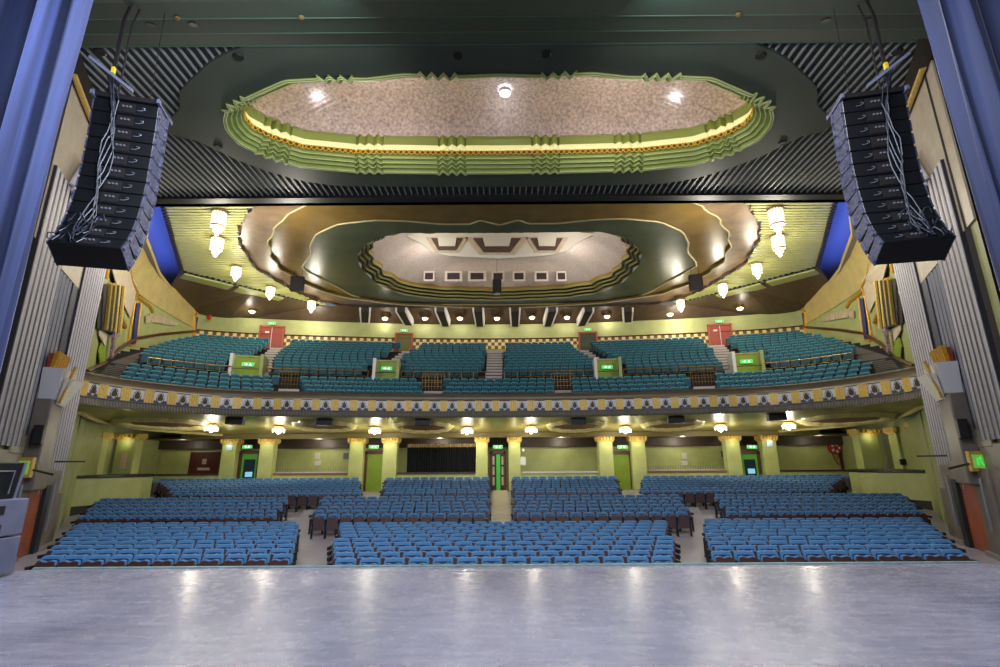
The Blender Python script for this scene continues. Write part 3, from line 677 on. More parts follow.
# arc-length positions along the front
arc = [0.0]; fine = [-.86+1.72*i/2000 for i in range(2001)]; FP = [(r*YF(r), YF(r)) for r in fine]
for i in range(2000): arc.append(arc[-1]+math.dist(FP[i], FP[i+1]))
mid = arc[1000]
def at_arc(sv):
    sv = sv+mid; lo = 0; hi = 2000
    while hi-lo > 1:
        m_ = (lo+hi)//2
        if arc[m_] < sv: lo = m_
        else: hi = m_
    p, q = FP[lo], FP[hi]; return p, math.atan2(q[1]-p[1], q[0]-p[0])
per = .945
goldb = MB(); white = MB(); petal = MB(); dark = MB()
k = -26
while k <= 26:
    for half in (0,1):
        (x_, y_), an = at_arc((k+.5*half-.25)*per) if abs((k+.5*half-.25)*per) < mid-.2 else ((None,None),0)
        if x_ is None: continue
        M = Matrix.Translation((x_, y_, 5.88)) @ Matrix.Rotation(an, 4, 'Z')
        if half == 0:
            for j in range(4): goldb.box(-.19+.1*j, -.10+.1*j, -.05, .05, -.30, .27, M)
        else:
            white.slab([M @ Vector(p) for p in ((-.29,-.02,.24),(-.29,-.02,-.16),(-.18,-.02,-.25),(.18,-.02,-.25),(.29,-.02,-.16),(.29,-.02,.24))], M.to_3x3() @ Vector((0,.05,0)))
            petal.slab([M @ Vector(p) for p in ((0,-.05,.2),(-.10,-.05,.02),(-.11,-.05,-.08),(-.06,-.05,-.15),(.06,-.05,-.15),(.11,-.05,-.08),(.10,-.05,.02))], M.to_3x3() @ Vector((0,.05,0)))
            for sg in (-1,1): dark.slab([M @ Vector(p) for p in ((sg*.02,-.04,-.25),(sg*.22,-.04,-.25),(sg*.27,-.04,-.14),(sg*.16,-.04,-.16),(sg*.17,-.04,.02),(sg*.13,-.04,-.13))], M.to_3x3() @ Vector((0,.03,0)))
            for sg in (-1,1): dark.slab([M @ Vector(p) for p in ((sg*.03,-.04,.26),(sg*.15,-.04,.06),(sg*.12,-.04,.05))], M.to_3x3() @ Vector((0,.03,0)))
    k += 1
xs_ = [goldb.build('gold_block', GOLDM), white.build('white_shell', mat('silver_white_paint', (205,205,205), .4)), petal.build('bud_motif', mat('umber_bud', (70,46,24), .5)), dark.build('shell_dark_motif', mat('slate_motif', (74,72,82), .5))]  # slate grey motif pieces lie on each white shell
for o in xs_: o['kind'] = 'stuff'
adopt(bal, *xs_)
# soffit below the balcony
def YS(r): return catm([0,.53,.60,.68,.75,.80,.835,.9],[32.2,32.2,30.6,28.6,26.2,24.0,21.6,20.5],r)
def zS(r): return interp([0,.5,.7,.8,.86],[4.72,4.72,4.85,5.0,5.15],abs(r))
def soff(r, t): Y = lerp(YF(r)+.15, YS(r), t); return Vector((r*Y, Y, lerp(5.26, zS(r), t**1.2)))
a = MB(); a.grid([[soff(r, t/10) for r in rs] for t in range(11)])
SOF = mat('olive_gloss_soffit', (150,142,84), .3, var=.25, vscale=.8, bump=.15, bscale=3)
a2 = a.build('soffit', SOF, smooth=True)
cz = MB(); cz.tube([(r*(YS(r)-.05), YS(r)-.05, zS(r)-.04) for r in rs], .1, 6)
adopt(bal, a2, cz.build('cornice', mat('pale_gold_cornice', (196,180,110), .4)))
def soffit_M(r, t):
    p = soff(r, t); u = (soff(r+.004,t)-soff(r-.004,t)).normalized(); v = (soff(r,t+.02)-soff(r,t-.02)); v = (v-u*v.dot(u)).normalized(); n = u.cross(v)
    if n.z > 0: n = -n
    M = Matrix((u, v, n)).transposed().to_4x4(); M.translation = p; return M
def inv_soff(px, py):
    best = None
    for i in range(41):
        t = i/40; d = ray(px, py); r_ = d.x/d.y; p = soff(r_, t); e_ = abs((p.z-HC)/p.y-d.z/d.y)
        if best is None or e_ < best[0]: best = (e_, r_, t)
    return best[1], best[2]
names = ['leftmost','second from the left','third from the left','fourth from the left','fifth from the left','sixth from the left','seventh from the left','rightmost']
for i, (px, py) in enumerate(((212,424),(279,426),(375,427),(467,427),(531,426),(625,426),(720,424),(788,422))):
    r_, t_ = inv_soff(px, py); M = soffit_M(r_, t_); P = M.translation
    root = thing('flower_light', P, 'white petalled glass light under the balcony, %s of eight' % names[i], 'ceiling light', 'petal lights under the balcony')
    a = MB(); a.lathe([(0,.02),(.30,.02),(.30,.06),(.1,.1),(0,.1)],0,0,18,M); x1 = a.build('backplate', GOLDM)
    pb = MB()
    for k in range(8):
        a_ = k*PI/4; c_, s_ = math.cos(a_), math.sin(a_)
        pb.tube([P+Vector((c_*.08,s_*.08,-.08)), P+Vector((c_*.2,s_*.2,-.13)), P+Vector((c_*.31,s_*.31,-.24)), P+Vector((c_*.33,s_*.33,-.38))], [.03,.06,.085,.03], 8)
    x2 = pb.build('petal_glass', LWHITE, smooth=True)
    a = MB(); a.lathe([(.04,-.05),(.09,-.2),(.12,-.34),(.07,-.44),(0,-.47)],P.x,P.y,14,Matrix.Translation((0,0,P.z))); x3 = a.build('centre_glass', LWHITE, smooth=True)
    l = point('bulb', P+Vector((0,0,-.9)), 85, (1,.92,.74), .15)
    adopt(root, x1, x2, x3, l)
ORN = mat('maroon_medallion', (92,58,34), .5, var=.7, vscale=6)
for i, (px, py, w_) in enumerate(((166,423,2.0),(325,425,1.45),(423,426,1.45),(576,425,1.45),(672,424,1.45),(845,420,2.0))):
    r_, t_ = inv_soff(px, py); t_ = min(.62, max(.4, t_)); M = soffit_M(r_, t_); P = M.translation
    w_ = w_*.95; dp = 1.35
    root = thing('ceiling_medallion', P, 'oval gilt medallion with dark red centre under the balcony, %s from left' % od(i), 'medallion', 'oval medallions under the balcony')
    a = MB(); N_ = 48
    def ell(k, kx, ky, z): q = 2*PI*k/N_; f_ = 1+.05*math.cos(q*12); return M @ Vector((math.cos(q)*w_*kx*f_, math.sin(q)*dp*ky*f_, z))
    a.grid([[ell(k,1.3,1.25,.01) for k in range(N_)], [ell(k,1.12,1.1,.2) for k in range(N_)], [ell(k,.95,.95,.02) for k in range(N_)]], closed=True); x1 = a.build('gilt_rim', mat('pale_gilt', (214,202,140), .35, var=.2, vscale=8), smooth=True)
    a = MB(); a.add([ell(k,.95,.95,.025) for k in range(N_)], [tuple(range(N_))]); x2 = a.build('red_centre', ORN)
    adopt(root, x1, x2)
for i, (px, py) in enumerate(((235,416),(325,418),(423,418),(578,418),(676,417),(777,414))):
    r_ = (ray(px, py).x/ray(px, py).y); P = soff(r_, .1)
    root = thing('soffit_speaker', P, 'black flush speaker box behind the balcony edge, %s from left' % od(i), 'speaker', 'soffit speakers')
    a = MB(); M = Matrix.Translation(P) @ Matrix.Rotation(-math.atan(r_)*.5,4,'Z'); a.box(-.42,.42,-.1,.45,-.34,.0,M); x1 = bevel(a.build('speaker_box', BLACK), .02)
    a = MB(); a.box(-.38,.38,-.115,-.1,-.31,-.03,M); x2 = a.build('speaker_grille', IRON); adopt(root, x1, x2)
# terraces
ROWS = [('lower',i) for i in range(4)]+[('upper',i) for i in range(11)]
def row_t(kind, i): return (.05+.0615*i) if kind == 'lower' else (.335+.0585*i)
def row_z(kind, i): return (5.95+.36*i) if kind == 'lower' else (7.95+.345*i)
tr = MB(); rr_ = [-.80+1.6*i/100 for i in range(101)]
lst = []
seq = [(row_t(*k_)-.02, row_z(*k_)) for k_ in ROWS]
prevz = 5.9; rowsg = [[(*bp(r,.0,.3), 5.9) for r in rr_]]
for (t, z) in seq:
    rowsg.append([(*bp(r,t), prevz) for r in rr_]); rowsg.append([(*bp(r,t), z) for r in rr_]); prevz = z
rowsg.append([(*bp(r,1.12), prevz) for r in rr_])
tr.grid(rowsg); adopt(bal, tr.build('seating_terrace', CARPET))
# aisles of the upper and lower tiers: (r at bottom, r at top, half width)
AU = [(-.495,-.452,.021),(-.250,-.185,.017),(-.013,-.010,.0165),(.232,.165,.017),(.480,.440,.021)]
AL = [(-.425,-.425,.021),(-.135,-.135,.019),(.125,.125,.019),(.41,.41,.022)]
def aisle_hit(kind, i, r, hw=.006):
    if kind == 'lower': return any(abs(r-lerp(a,b,i/3)) < w+hw for a,b,w in AL)
    u = i/10
    if i < 3 and any(abs(r-c) < .036 for c in (-.520,-.232,.220,.508)): return True
    return any(abs(r-lerp(a,b,u)) < w+hw for a,b,w in AU)
bseats = []
for kind, i in ROWS:
    t = row_t(kind, i); z = row_z(kind, i); lim = lerp(.755,.742,i/3) if kind == 'lower' else lerp(.725,.612,(i/10)**1.4)
    r = -lim; k = 0; seg = 0; gap = True
    while r < lim:
        x_, y_ = bp(r, t); dr = 1e-3; x2_, y2_ = bp(r+dr, t); ds = math.hypot(x2_-x_, y2_-y_)/dr
        if aisle_hit(kind, i, r):
            if not gap: seg += 1; k = 0; gap = True
        else:
            gap = False; bseats.append((kind, i, seg, k, x_, y_, z, math.atan2(y2_-y_, x2_-x_))); k += 1
        r += .52/ds
segL = ['far left','inner left','centre','inner right','far right']; segU = ['far left','left','centre left','centre right','right','far right']
protoT = proto_seat('theatre_chair', SEATT, TEALD, TEALD); bkT, seT, rimT, lgT, cuT = seat_parts(SEATT, None)
rest = MB(); restI = MB(); restD = MB(); cnt = 0
for kind, i, seg, k, x_, y_, z, an in bseats:
    ind = kind == 'lower' or False
    if ind and cnt < 300:
        if cnt == 0: o = protoT
        else: o = dup(protoT)
        cnt += 1; o.location = (x_, y_, z); o.rotation_euler = (0,0,an)
        o['label'] = 'teal balcony seat, %s from left in %s row of the %s lower section' % (od(k), od(i), segL[min(seg,4)]); o['group'] = 'teal seats in the lower balcony rows'
    else:
        M = Matrix.Translation((x_, y_, z)) @ Matrix.Rotation(an, 4, 'Z'); put_mb(rest, bkT, M); put_mb(rest, rimT, M); put_mb(restI, lgT[0], M); put_mb(restD, cuT, M); put_mb(restD, seT, M)
ro = rest.build('theatre_chair', SEATT); tag(ro, 'rising rows of teal seats in the upper balcony behind the brass rails', 'theatre seats', 'teal seats in the upper balcony', 'stuff')
o = restI.build('armrest_frame', IRON); o['kind'] = 'stuff'; adopt(ro, o)
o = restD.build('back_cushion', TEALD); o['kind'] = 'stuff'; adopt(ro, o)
# aisle stairs
for kind, A_, nm in (('upper', AU, 'upper'), ('lower', AL, 'lower')):
    nrow = 11 if kind == 'upper' else 4
    for q, (a_, b_, w) in enumerate(A_):
        m = MB(); ns = MB()
        for i in range(nrow):
            u = i/(nrow-1); ii = i; t = row_t(kind, ii)-.03; z = row_z(kind, ii)-(.0 if i % 2 == 0 else .0)+.01; r = lerp(a_, b_, u); dt = .060
            P0, P1, P2, P3 = bp(r-w,t), bp(r+w,t), bp(r+w,t+dt), bp(r-w,t+dt)
            m.prism([P0,P1,P2,P3], z-.5, z); ns.prism([bp(r-w,t-.002),bp(r+w,t-.002),bp(r+w,t+.010),bp(r-w,t+.010)], z-.13, z+.012)
        root = tag(m.build('aisle_stairs', mat('grey_stair', (74,64,62), .7)), 'flight of pale-nosed aisle steps in the %s balcony, %s from left' % (nm, od(q)), 'stairs', '%s balcony aisle steps' % nm)
        adopt(root, ns.build('step_nosing', NOSE))
for s in (-1,1):   # side steps next to the walls
    m = MB()
    for i in range(74):
        t = .01+.0133*i
        kind = None; z = interp([.05,.2345,.335,.92],[6.0,7.05,8.0,11.45],t); ra = interp([0,.25,.335,.95],[.765,.752,.735,.63],t); rb_ = interp([0,.3,.6,.95],[.845,.80,.73,.65],t)
        m.prism([bp(s*ra,t),bp(s*rb_,t),bp(s*rb_,t+.004),bp(s*ra,t+.004)], z+.02, z+.08)
    for i in range(22):
        pass
    tag(m.build('side_steps', mat('worn_step_edge', (96,88,78), .6)), 'long dark side steps beside the %s balcony wall' % SIDE[s], 'stairs', 'side steps')
# brass railings in front of the upper tier
def rail(r0, r1, t, z0, h, label, nb=None, dense=False):
    n = max(2, int(abs(r1-r0)*31/ (0.18 if dense else .75))); pts = [Vector((*bp(lerp(r0,r1,i/n), t), z0)) for i in range(n+1)]
    m = MB(); m.tube([p+Vector((0,0,h)) for p in pts], .035, 6)
    m2 = MB(); m2.tube([p+Vector((0,0,h*.2)) for p in pts], .02, 5); m2.tube([p+Vector((0,0,h*.6)) for p in pts], .018, 5)
    b_ = MB()
    for p in pts: b_.tube([p, p+Vector((0,0,h))], .015, 5)
    root = tag(m.build('railing', BRASS), label, 'railing', 'brass balcony railings'); adopt(root, m2.build('mid_rail', BRASS)); o = b_.build('baluster', BRASS); o['kind'] = 'stuff'; adopt(root, o)
segs = [(-.72,-.545,'far left'),(-.475,-.268,'left'),(-.200,-.030,'left centre'),(.008,.195,'right centre'),(.250,.465,'right'),(.535,.72,'far right')]
for a_, b_, nm in segs: rail(a_, b_, .30, 7.6, .85, 'long brass railing in front of the %s upper balcony seats' % nm)
for i, (a_, b_, w) in enumerate(AL): rail(a_-.022, a_+.022, .285, 7.3, .95, 'short brass barrier over the lower aisle, %s from left' % od(i), dense=True)
# vomitories
def exit_sign(loc, w, label, rz=0, h=.2):
    root = thing('exit_sign', loc, label, 'exit sign', 'green exit signs', rz)
    a = MB(); a.box(-w/2,w/2,-.03,.04,-h/2,h/2); a.build('sign_case', WHITE, root)
    a = MB(); a.box(-w/2+.02,w/2-.02,-.035,-.03,-h/2+.02,h/2-.02); a.build('sign_face', EXITG, root)
    a = MB(); k = h*.3   # running figure and arrow in white
    a.slab([(-w*.3,-.04,-k*.2),(-w*.15,-.04,-k*.2),(-w*.15,-.04,-k),(-w*.02,-.04,0),(-w*.15,-.04,k),(-w*.15,-.04,k*.2),(-w*.3,-.04,k*.2)], Vector((0,.004,0)))
    a.tube([(w*.2,-.04,k*.7),(w*.17,-.04,0),(w*.26,-.04,-k)],.014,5); a.tube([(w*.17,-.04,0),(w*.08,-.04,-k*.8)],.014,5); a.tube([(w*.1,-.04,k*.3),(w*.28,-.04,k*.2)],.012,5)
    a.build('pictogram', mat('lit_white', (240,250,240), .4, emit=(225,255,225), es=1.5), root)
for i, (px, wpx) in enumerate(((246,28),(386,23),(608,24),(749,26))):
    r_ = ray(px,368).x/ray(px,368).y; x_, y_ = bp(r_, .30); an = -math.atan(r_)*.55; P = Vector((x_, y_, 7.75)); hw = wpx/492*y_/2
    lb = ['far left','inner left','inner right','far right'][i]
    root = thing('vomitory_box', P, 'lime green walled entrance box among the balcony seats, %s' % lb, 'entrance', 'balcony entrance boxes', an)
    a = MB(); a.box(-hw,hw,.5,.6,-.3,1.45); a.build('lime_back_wall', LIME, root)
    a = MB(); a.box(-hw,hw,-.05,.02,-.3,.25); a.build('front_panel', LIME, root)
    for sg in (-1,1):
        a = MB(); a.box(sg*hw-.09,sg*hw+.09,-.1,1.6,-.3,1.5); a.build('side_parapet', WHITE if sg < 0 else GREEN, root)
    a = MB(); a.box(-hw,hw,.45,.65,1.42,1.5); a.build('coping', GREEN, root)
    a = MB(); a.tube([(-hw,-.06,.6),(hw,-.06,.6)],.025,6); a.build('guard_rail', IRON, root)
    q = Matrix.Rotation(an,4,'Z') @ Vector((.0,.44,.95)); exit_sign(P+q, .7, 'green exit sign inside the %s balcony entrance box' % lb, an, .24)
# balcony rear wall with chequered dado and doors
a = MB(); RWr = [-.64+1.28*i/80 for i in range(81)]
def RWp(r, d=0): Y = YR(r)-.35-d; return (r*Y, Y)
a.grid([[(*RWp(r), z) for r in RWr] for z in (10.9, 14.3)]); wb = st(a.build('wall_rear', GREEN))
a = MB(); sarc = 0; vs = []
P_ = [RWp(r,.05) for r in RWr]
for j in range(2): vs += [(p[0],p[1],(12.15,13.0)[j]) for p in P_]
me = bpy.data.meshes.new('chequered_dado'); me.from_pydata(vs, [], [(i,i+1,82+i,81+i) for i in range(80)])
uvl = me.uv_layers.new(name='UVMap'); S_ = [0]
for i in range(80): S_.append(S_[-1]+math.dist(P_[i],P_[i+1]))
for pg in me.polygons:
    for li in pg.loop_indices:
        vi = me.loops[li].vertex_index; uvl.data[li].uv = (S_[vi % 81]*.35, .1+(vi//81)*3*.1)
CK = checker('cream_brown_checks', (214,196,130), (104,74,54), 10); me.materials.append(CK)
o = bpy.data.objects.new('chequered_dado', me); C.objects.link(o); adopt(wb, o)
a = MB(); a.tube([(*RWp(r,.08),13.02) for r in RWr], .05, 6); adopt(wb, a.build('dado_rail', BROWN))
for i, (px, wpx, top, op) in enumerate(((271,24,326,0),(404,18,333,1),(588,19,332,1),(721,23,324,0))):
    P = None; d_ = ray(px, 340); r_ = d_.x/d_.y; x_, y_ = RWp(r_, .1); hw = wpx/484*y_/2; zt = HC+ray(px,top).z/ray(px,top).y*y_; an = -math.atan2(YR(r_-.05)-YR(r_+.05), .1*YR(r_))
    col = [mat('red_door', (150,58,40), .5), LIME][op]
    a = MB(); M = Matrix.Translation((x_,y_,0)) @ Matrix.Rotation(an,4,'Z')
    a.box(-hw+.12,hw-.12,-.02,.1,11.0,zt-.12,M); dd = st(a.build('door_%d' % (3+i), mat('dim_olive_door', (96,92,28), .5) if i == 1 else (mat('dim_green_door', (50,62,40), .5) if i == 2 else col)))
    a = MB(); a.box(-hw,-hw+.14,-.1,.1,11.0,zt,M); a.box(hw-.14,hw,-.1,.1,11.0,zt,M); a.box(-hw,hw,-.1,.1,zt-.14,zt,M); a.build('door_frame', mat('red_frame', (158,72,44), .5), dd)
    if not op: a = MB(); a.box(-.02,.02,-.04,0,11,zt-.14,M); a.box(-.5,-.2,-.04,0,zt-.6,zt-.45,M); a.build('door_notice', WHITE, dd)
    exit_sign((x_,y_-.15,zt+.18), .62, 'green exit sign over the balcony door, %s from left' % od(i), an, .22)
# fins and lights between them
for i, (px, lean) in enumerate(((365,0),(405,9),(443,6),(479,2),(515,0),(550,-5),(585,-8),(628,0))):
    T = on_y(px-lean*.45, 311, 39.0); Bm = on_y(px+lean*.45, 326.5, 40.6)
    root = thing('ceiling_fin', T, 'slanting dark ceiling fin with white sides, %s from left' % od(i), 'ceiling fin', 'ceiling fins over the rear balcony')
    a = MB(); w_ = .33
    a.add([T+Vector((-w_,0,.3)),T+Vector((w_,0,.3)),T+Vector((w_,0,-.05)),T+Vector((-w_,0,-.05)),Bm+Vector((-w_*.8,0,.6)),Bm+Vector((w_*.8,0,.6)),Bm+Vector((w_*.8,0,0)),Bm+Vector((-w_*.8,0,0))],[(0,1,2,3),(4,5,6,7),(0,1,5,4),(1,2,6,5),(2,3,7,6),(3,0,4,7)])
    x1 = a.build('fin_body', mat('dark_fin', (44,36,30), .5))
    a = MB()
    for sg in (-1,1):
        a.add([T+Vector((sg*w_,-.01,.3)),T+Vector((sg*(w_+.16),-.01,.3)),T+Vector((sg*(w_+.12),-.01,-.1)),T+Vector((sg*w_,-.01,-.1)),Bm+Vector((sg*w_*.8,-.01,.6)),Bm+Vector((sg*(w_*.8+.16),-.01,.6)),Bm+Vector((sg*(w_*.8+.1),-.01,0)),Bm+Vector((sg*w_*.8,-.01,0))],[(0,1,2,3),(4,5,6,7),(0,1,5,4),(1,2,6,5),(2,3,7,6),(3,0,4,7)])
    x2 = a.build('fin_side', WHITE); adopt(root, x1, x2)
for i, (px, py) in enumerate(((252,312),(385,319),(425,319),(460,319),(497,319),(532,318),(567,318),(607,317),(670,315),(740,309))):
    P = on_y(px, py, 39.9 if 300 < px < 650 else 37.6); 
    root = thing('bowl_light', P, 'small lit bowl light on the soffit over the rear balcony, %s from left' % od(i), 'ceiling light', 'bowl lights over the rear balcony')
    a = MB(); a.lathe([(.0,-.12),(.16,-.09),(.24,0),(.24,.06)],P.x,P.y,14,Matrix.Translation((0,0,P.z))); x1 = a.build('glass_bowl', LWHITE, smooth=True)
    a = MB(); a.lathe([(.24,.06),(.3,.08),(.1,.2)],P.x,P.y,14,Matrix.Translation((0,0,P.z))); x2 = a.build('bowl_mount', GOLDM)
    l = point('bulb', P+Vector((0,-.35,-.4)), 40, (1,.9,.75), .12); adopt(root, x1, x2, l)
# art deco lanterns
def lantern(px, ptop, pbot, label, cols, pw):
    T = on_z(px, ptop, Z2-.02); rb2 = pw; h = T.z-(HC+ray(px,pbot).z/ray(px,pbot).y*T.y)
    root = thing('deco_lantern', T, label, 'ceiling light', 'hanging deco lanterns'); R = pw
    a = MB(); a.lathe([(0,.02),(R*1.1,.02),(R*1.15,-.06),(R*.9,-.12)],T.x,T.y,20,Matrix.Translation((0,0,T.z))); x1 = a.build('bronze_cap', BRASS)
    a = MB(); n = 14
    for k in range(n):
        q = 2*PI*k/n; a.tube([(T.x+math.cos(q)*R*.88,T.y+math.sin(q)*R*.88,T.z-.12),(T.x+math.cos(q)*R*.88,T.y+math.sin(q)*R*.88,T.z-h*.62)], R*.13, 6)
    a.lathe([(R*.62,-.12),(R*.62,-h*.6)],T.x,T.y,12,Matrix.Translation((0,0,T.z)))
    x2 = a.build('glass_rods', LGLASS)
    a = MB(); a.lathe([(R*.95,-h*.60),(R*.95,-h*.65),(R*.6,-h*.66),(R*.6,-h*.80),(R*.35,-h*.82),(R*.3,-h*.93),(R*.1,-h)],T.x,T.y,18,Matrix.Translation((0,0,T.z))); x3 = a.build('glass_finial', LGLASS)
    a = MB(); a.lathe([(R*.99,-h*.6),(R*1.0,-h*.63),(R*.97,-h*.66)],T.x,T.y,18,Matrix.Translation((0,0,T.z))); x4 = a.build('bronze_band', BRASS)
    l = point('bulb', T+Vector((0,0,-h-.5)), cols*1.5, (1,.92,.76), .3)
    adopt(root, x1, x2, x3, x4, l)
LN = [(220,211,236,'nearest',.35,170),(218,237,257,'second nearest',.34,150),(237,266,281,'middle',.31,120),(271,286,300,'fourth nearest',.31,110),(312,300,313,'farthest',.31,110)]
for px, a_, b_, nm, w_, pw_ in LN: lantern(px, a_, b_, 'lit cylindrical deco lantern on the left ceiling, %s of the row' % nm, pw_, w_)
for px, a_, b_, nm, w_, pw_ in ((775,208,235,'nearest',.35,170),(777,235,257,'second nearest',.34,150),(756,263,279,'middle',.31,120),(722,283,298,'fourth nearest',.31,110),(680,299,312,'farthest',.31,110)): lantern(px, a_, b_, 'lit cylindrical deco lantern on the right ceiling, %s of the row' % nm, pw_, w_)
# hanging speakers
for i, (px, pt, pb, w_, Y) in enumerate(((298,277,291,13,32.0),(497,280,294,9,34.0),(695,275,290,13,32.0))):
    T = on_y(px, pt, Y); B_ = on_y(px, pb, Y); hw = w_/475*Y/2
    root = thing('hanging_speaker', T, 'black speaker hanging from the rear ceiling %s' % ['on the left','on a long wire at the centre','on the right'][i], 'speaker', 'speakers hung from the rear ceiling')
    a = MB(); M = Matrix.Translation((T.x,Y,0)) @ Matrix.Rotation([.25,0,-.25][i],4,'Z'); a.box(-hw,hw,-.2,.25,B_.z,T.z,M); x1 = bevel(a.build('speaker_box', BLACKG), .03)
    a = MB(); a.box(-hw*.85,hw*.85,-.22,-.2,B_.z+.06,T.z-.06,M)
    x2 = a.build('speaker_grille', IRON); a = MB()
    zt = 17.8 if i == 1 else Z2+.2
    for sg in ((-.6,.6) if i != 1 else (0,)): a.tube([(T.x+sg*hw,Y,T.z),(T.x+sg*hw,Y,zt)], .015, 5)
    adopt(root, x1, x2, a.build('hanging_wire', IRON))
# ------------------------------------------------------------------ rear stalls: columns, parapets, gallery, doors
FZ = 1.25; YCOL = 32.3; YW = 35.2
PIERM = mat('yellow_green_plaster', (186,192,118), .5, var=.1, vscale=1.5, bump=.15, bscale=20)
a = MB(); a.quad((-26,YW,FZ-1),(26,YW,FZ-1),(26,YW,6),(-26,YW,6)); wr = st(a.build('wall_back', PIERM))
a = MB(); a.box(-26,26,YW-.5,YW,3.95,4.9); o = a.build('dark_header', mat('brown_header', (66,54,42), .5)); adopt(wr, o)
a = MB(); a.box(-26,26,YW-.06,YW,3.86,3.93); adopt(wr, a.build('picture_rail', mat('pale_rail', (205,190,150), .5)))
a = MB(); a.box(-24.5,24.5,32.5,35.2,4.5,4.6); st(a.build('ceiling', mat('brown_gallery_ceiling', (90,76,52), .5)))
a = MB(); a.box(-20,20,31.9,32.75,4.45,4.75); tag(a.build('column_beam', mat('olive_beam', (120,106,62), .5)), 'long olive beam lying over the rear columns', 'beam')
def column(x, y, zb, zt, hw, label):
    root = thing('column', (x,y,zb), label, 'column', 'square green columns')
    a = MB(); a.box(-hw,hw,-.3,.3,0,zt-zb-.3); bevel(a.build('shaft', PIERM, root), .03)
    a = MB(); a.box(-hw*1.15,hw*1.15,-.36,.36,zt-zb-.32,zt-zb-.24); a.box(-hw*1.28,hw*1.28,-.4,.4,zt-zb-.24,zt-zb+.04)
    for k in range(6): a.tube([(-hw*1.1+hw*.44*k,-.42,zt-zb-.2),(-hw*1.1+hw*.44*k,-.42,zt-zb+.0)],.06,6)
    bevel(a.build('capital', GOLDM, root), .02)
    l = point('capital_lamp', (0,-.62,zt-zb-.42), 3.5, (1,.95,.6), .06, root)
ctr = []
cpx = [230,267.5,357,390.5,482,514.5,605.5,638,732.5,769]
for i, px in enumerate(cpx):
    P = on_y(px, 460, YCOL); ctr.append(P.x); column(P.x, YCOL, FZ, 4.45, .37 if 3 < i < 6 else .44, 'square pale green column with gilt capital, %s from left behind the stalls' % od(i))
# parapets between the columns with dark sills
open_ = [(-24.5,ctr[0]-.5,'far left'),(ctr[1]+.5,ctr[2]-.5,'left'),(ctr[3]+.5,ctr[4]-.45,'centre left'),(ctr[5]+.45,ctr[6]-.5,'centre right'),(ctr[7]+.5,ctr[8]-.5,'right'),(ctr[9]+.5,24.5,'far right')]
for i, (a_, b_, nm) in enumerate(open_):
    a = MB(); a.box(a_-.08,b_+.08,YCOL-.12,YCOL+.12,FZ-.1,2.28); root = tag(a.build('parapet_wall', PIERM), 'low green parapet behind the %s rear stalls' % nm, 'parapet', 'low green parapets')
    a = MB(); a.box(a_,b_,YCOL-.2,YCOL+.22,2.26,2.36); adopt(root, a.build('sill', mat('dark_sill', (78,62,50), .4) if i in (0,2,5) else WHITE if i in (3,) else mat('red_sill', (150,96,70), .4)))
# thin gallery lintel lights line
# doors between column pairs
def rear_door(i, px, wpx, leaf, kind, y0=YCOL+.2):
    P = on_y(px, 470, y0); hw = wpx/515*y0/2; zt = HC+ray(px,452).z/ray(px,452).y*y0
    a = MB(); a.box(P.x-hw,P.x+hw,y0+.05,y0+.12,FZ,zt-.1)
    d = st(a.build('door_%d' % i, leaf)); a = MB()
    a.box(P.x-hw-.05,P.x-hw+.13,y0-.05,y0+.16,FZ,zt+.02); a.box(P.x+hw-.13,P.x+hw+.05,y0-.05,y0+.16,FZ,zt+.02); a.box(P.x-hw,P.x+hw,y0-.05,y0+.16,zt-.12,zt+.08); a.build('door_frame', BROWN, d)
    if kind == 'glass':
        a = MB(); a.box(P.x-hw*.55,P.x+hw*.55,y0+.02,y0+.05,FZ+.1,zt-.45); a.build('glass_panel', mat('dark_teal_glass', (22,48,62), .15), d)
        a = MB(); a.box(P.x-hw*.3,P.x+hw*.4,y0+.0,y0+.02,FZ+.9,FZ+1.2); a.build('door_notice', mat('pale_blue_poster', (150,200,225), .4, emit=(120,180,210), es=.5), d)
    if kind == 'half':
        a = MB(); a.box(P.x-.1,P.x+.14,y0+.0,y0+.05,FZ,zt-.15); a.build('green_gap', mat('bright_green', (60,200,50), .4), d)
        for sg in (-1,1):
            for q in range(3): 
                a = MB(); a.box(P.x+sg*hw*.72-.12,P.x+sg*hw*.72+.12,y0-.0,y0+.03,FZ+.3+.62*q,FZ+.8+.62*q); a.build('glazing_pane', mat('pale_pane', (190,170,140), .3), d)
    exit_sign((P.x,y0-.5,zt+.3), .62, 'green exit sign above the rear stalls door, %s from left' % od(i-7), 0, .22)
rear_door(7, 248.5, 20, mat('bright_green_door', (90,170,60), .5), 'glass'); rear_door(8, 374.5, 20, LIME, 'plain'); rear_door(9, 498, 15, mat('dark_brown_leaf', (52,30,26), .5), 'half'); rear_door(10, 622, 20, LIME, 'plain'); rear_door(11, 751, 20, mat('bright_green_door', (90,170,60), .5), 'glass')
# dark fill above the doors between each pair
# brown doors on the gallery wall
for i, (px, w_) in enumerate(((205,27),(848,13))):
    P = on_y(px, 460, YW-.06); hw = w_/512*YW/2; a = MB(); a.box(P.x-hw,P.x+hw,YW-.1,YW-.02,FZ,3.65); d = st(a.build('door_%d' % (12+i), DOORM))
    a = MB(); a.box(P.x-hw-.08,P.x-hw+.06,YW-.14,YW,FZ,3.75); a.box(P.x+hw-.06,P.x+hw+.08,YW-.14,YW,FZ,3.75); a.box(P.x-hw,P.x+hw,YW-.14,YW,3.62,3.76); a.build('door_frame', BROWN, d)
    a = MB(); a.box(P.x-.14,P.x+.14,YW-.13,YW-.1,2.95,3.3); a.box(P.x-.4,P.x+.42,YW-.13,YW-.1,2.55,2.72); a.build('door_notice', mat('pale_notice', (200,185,160), .5), d)
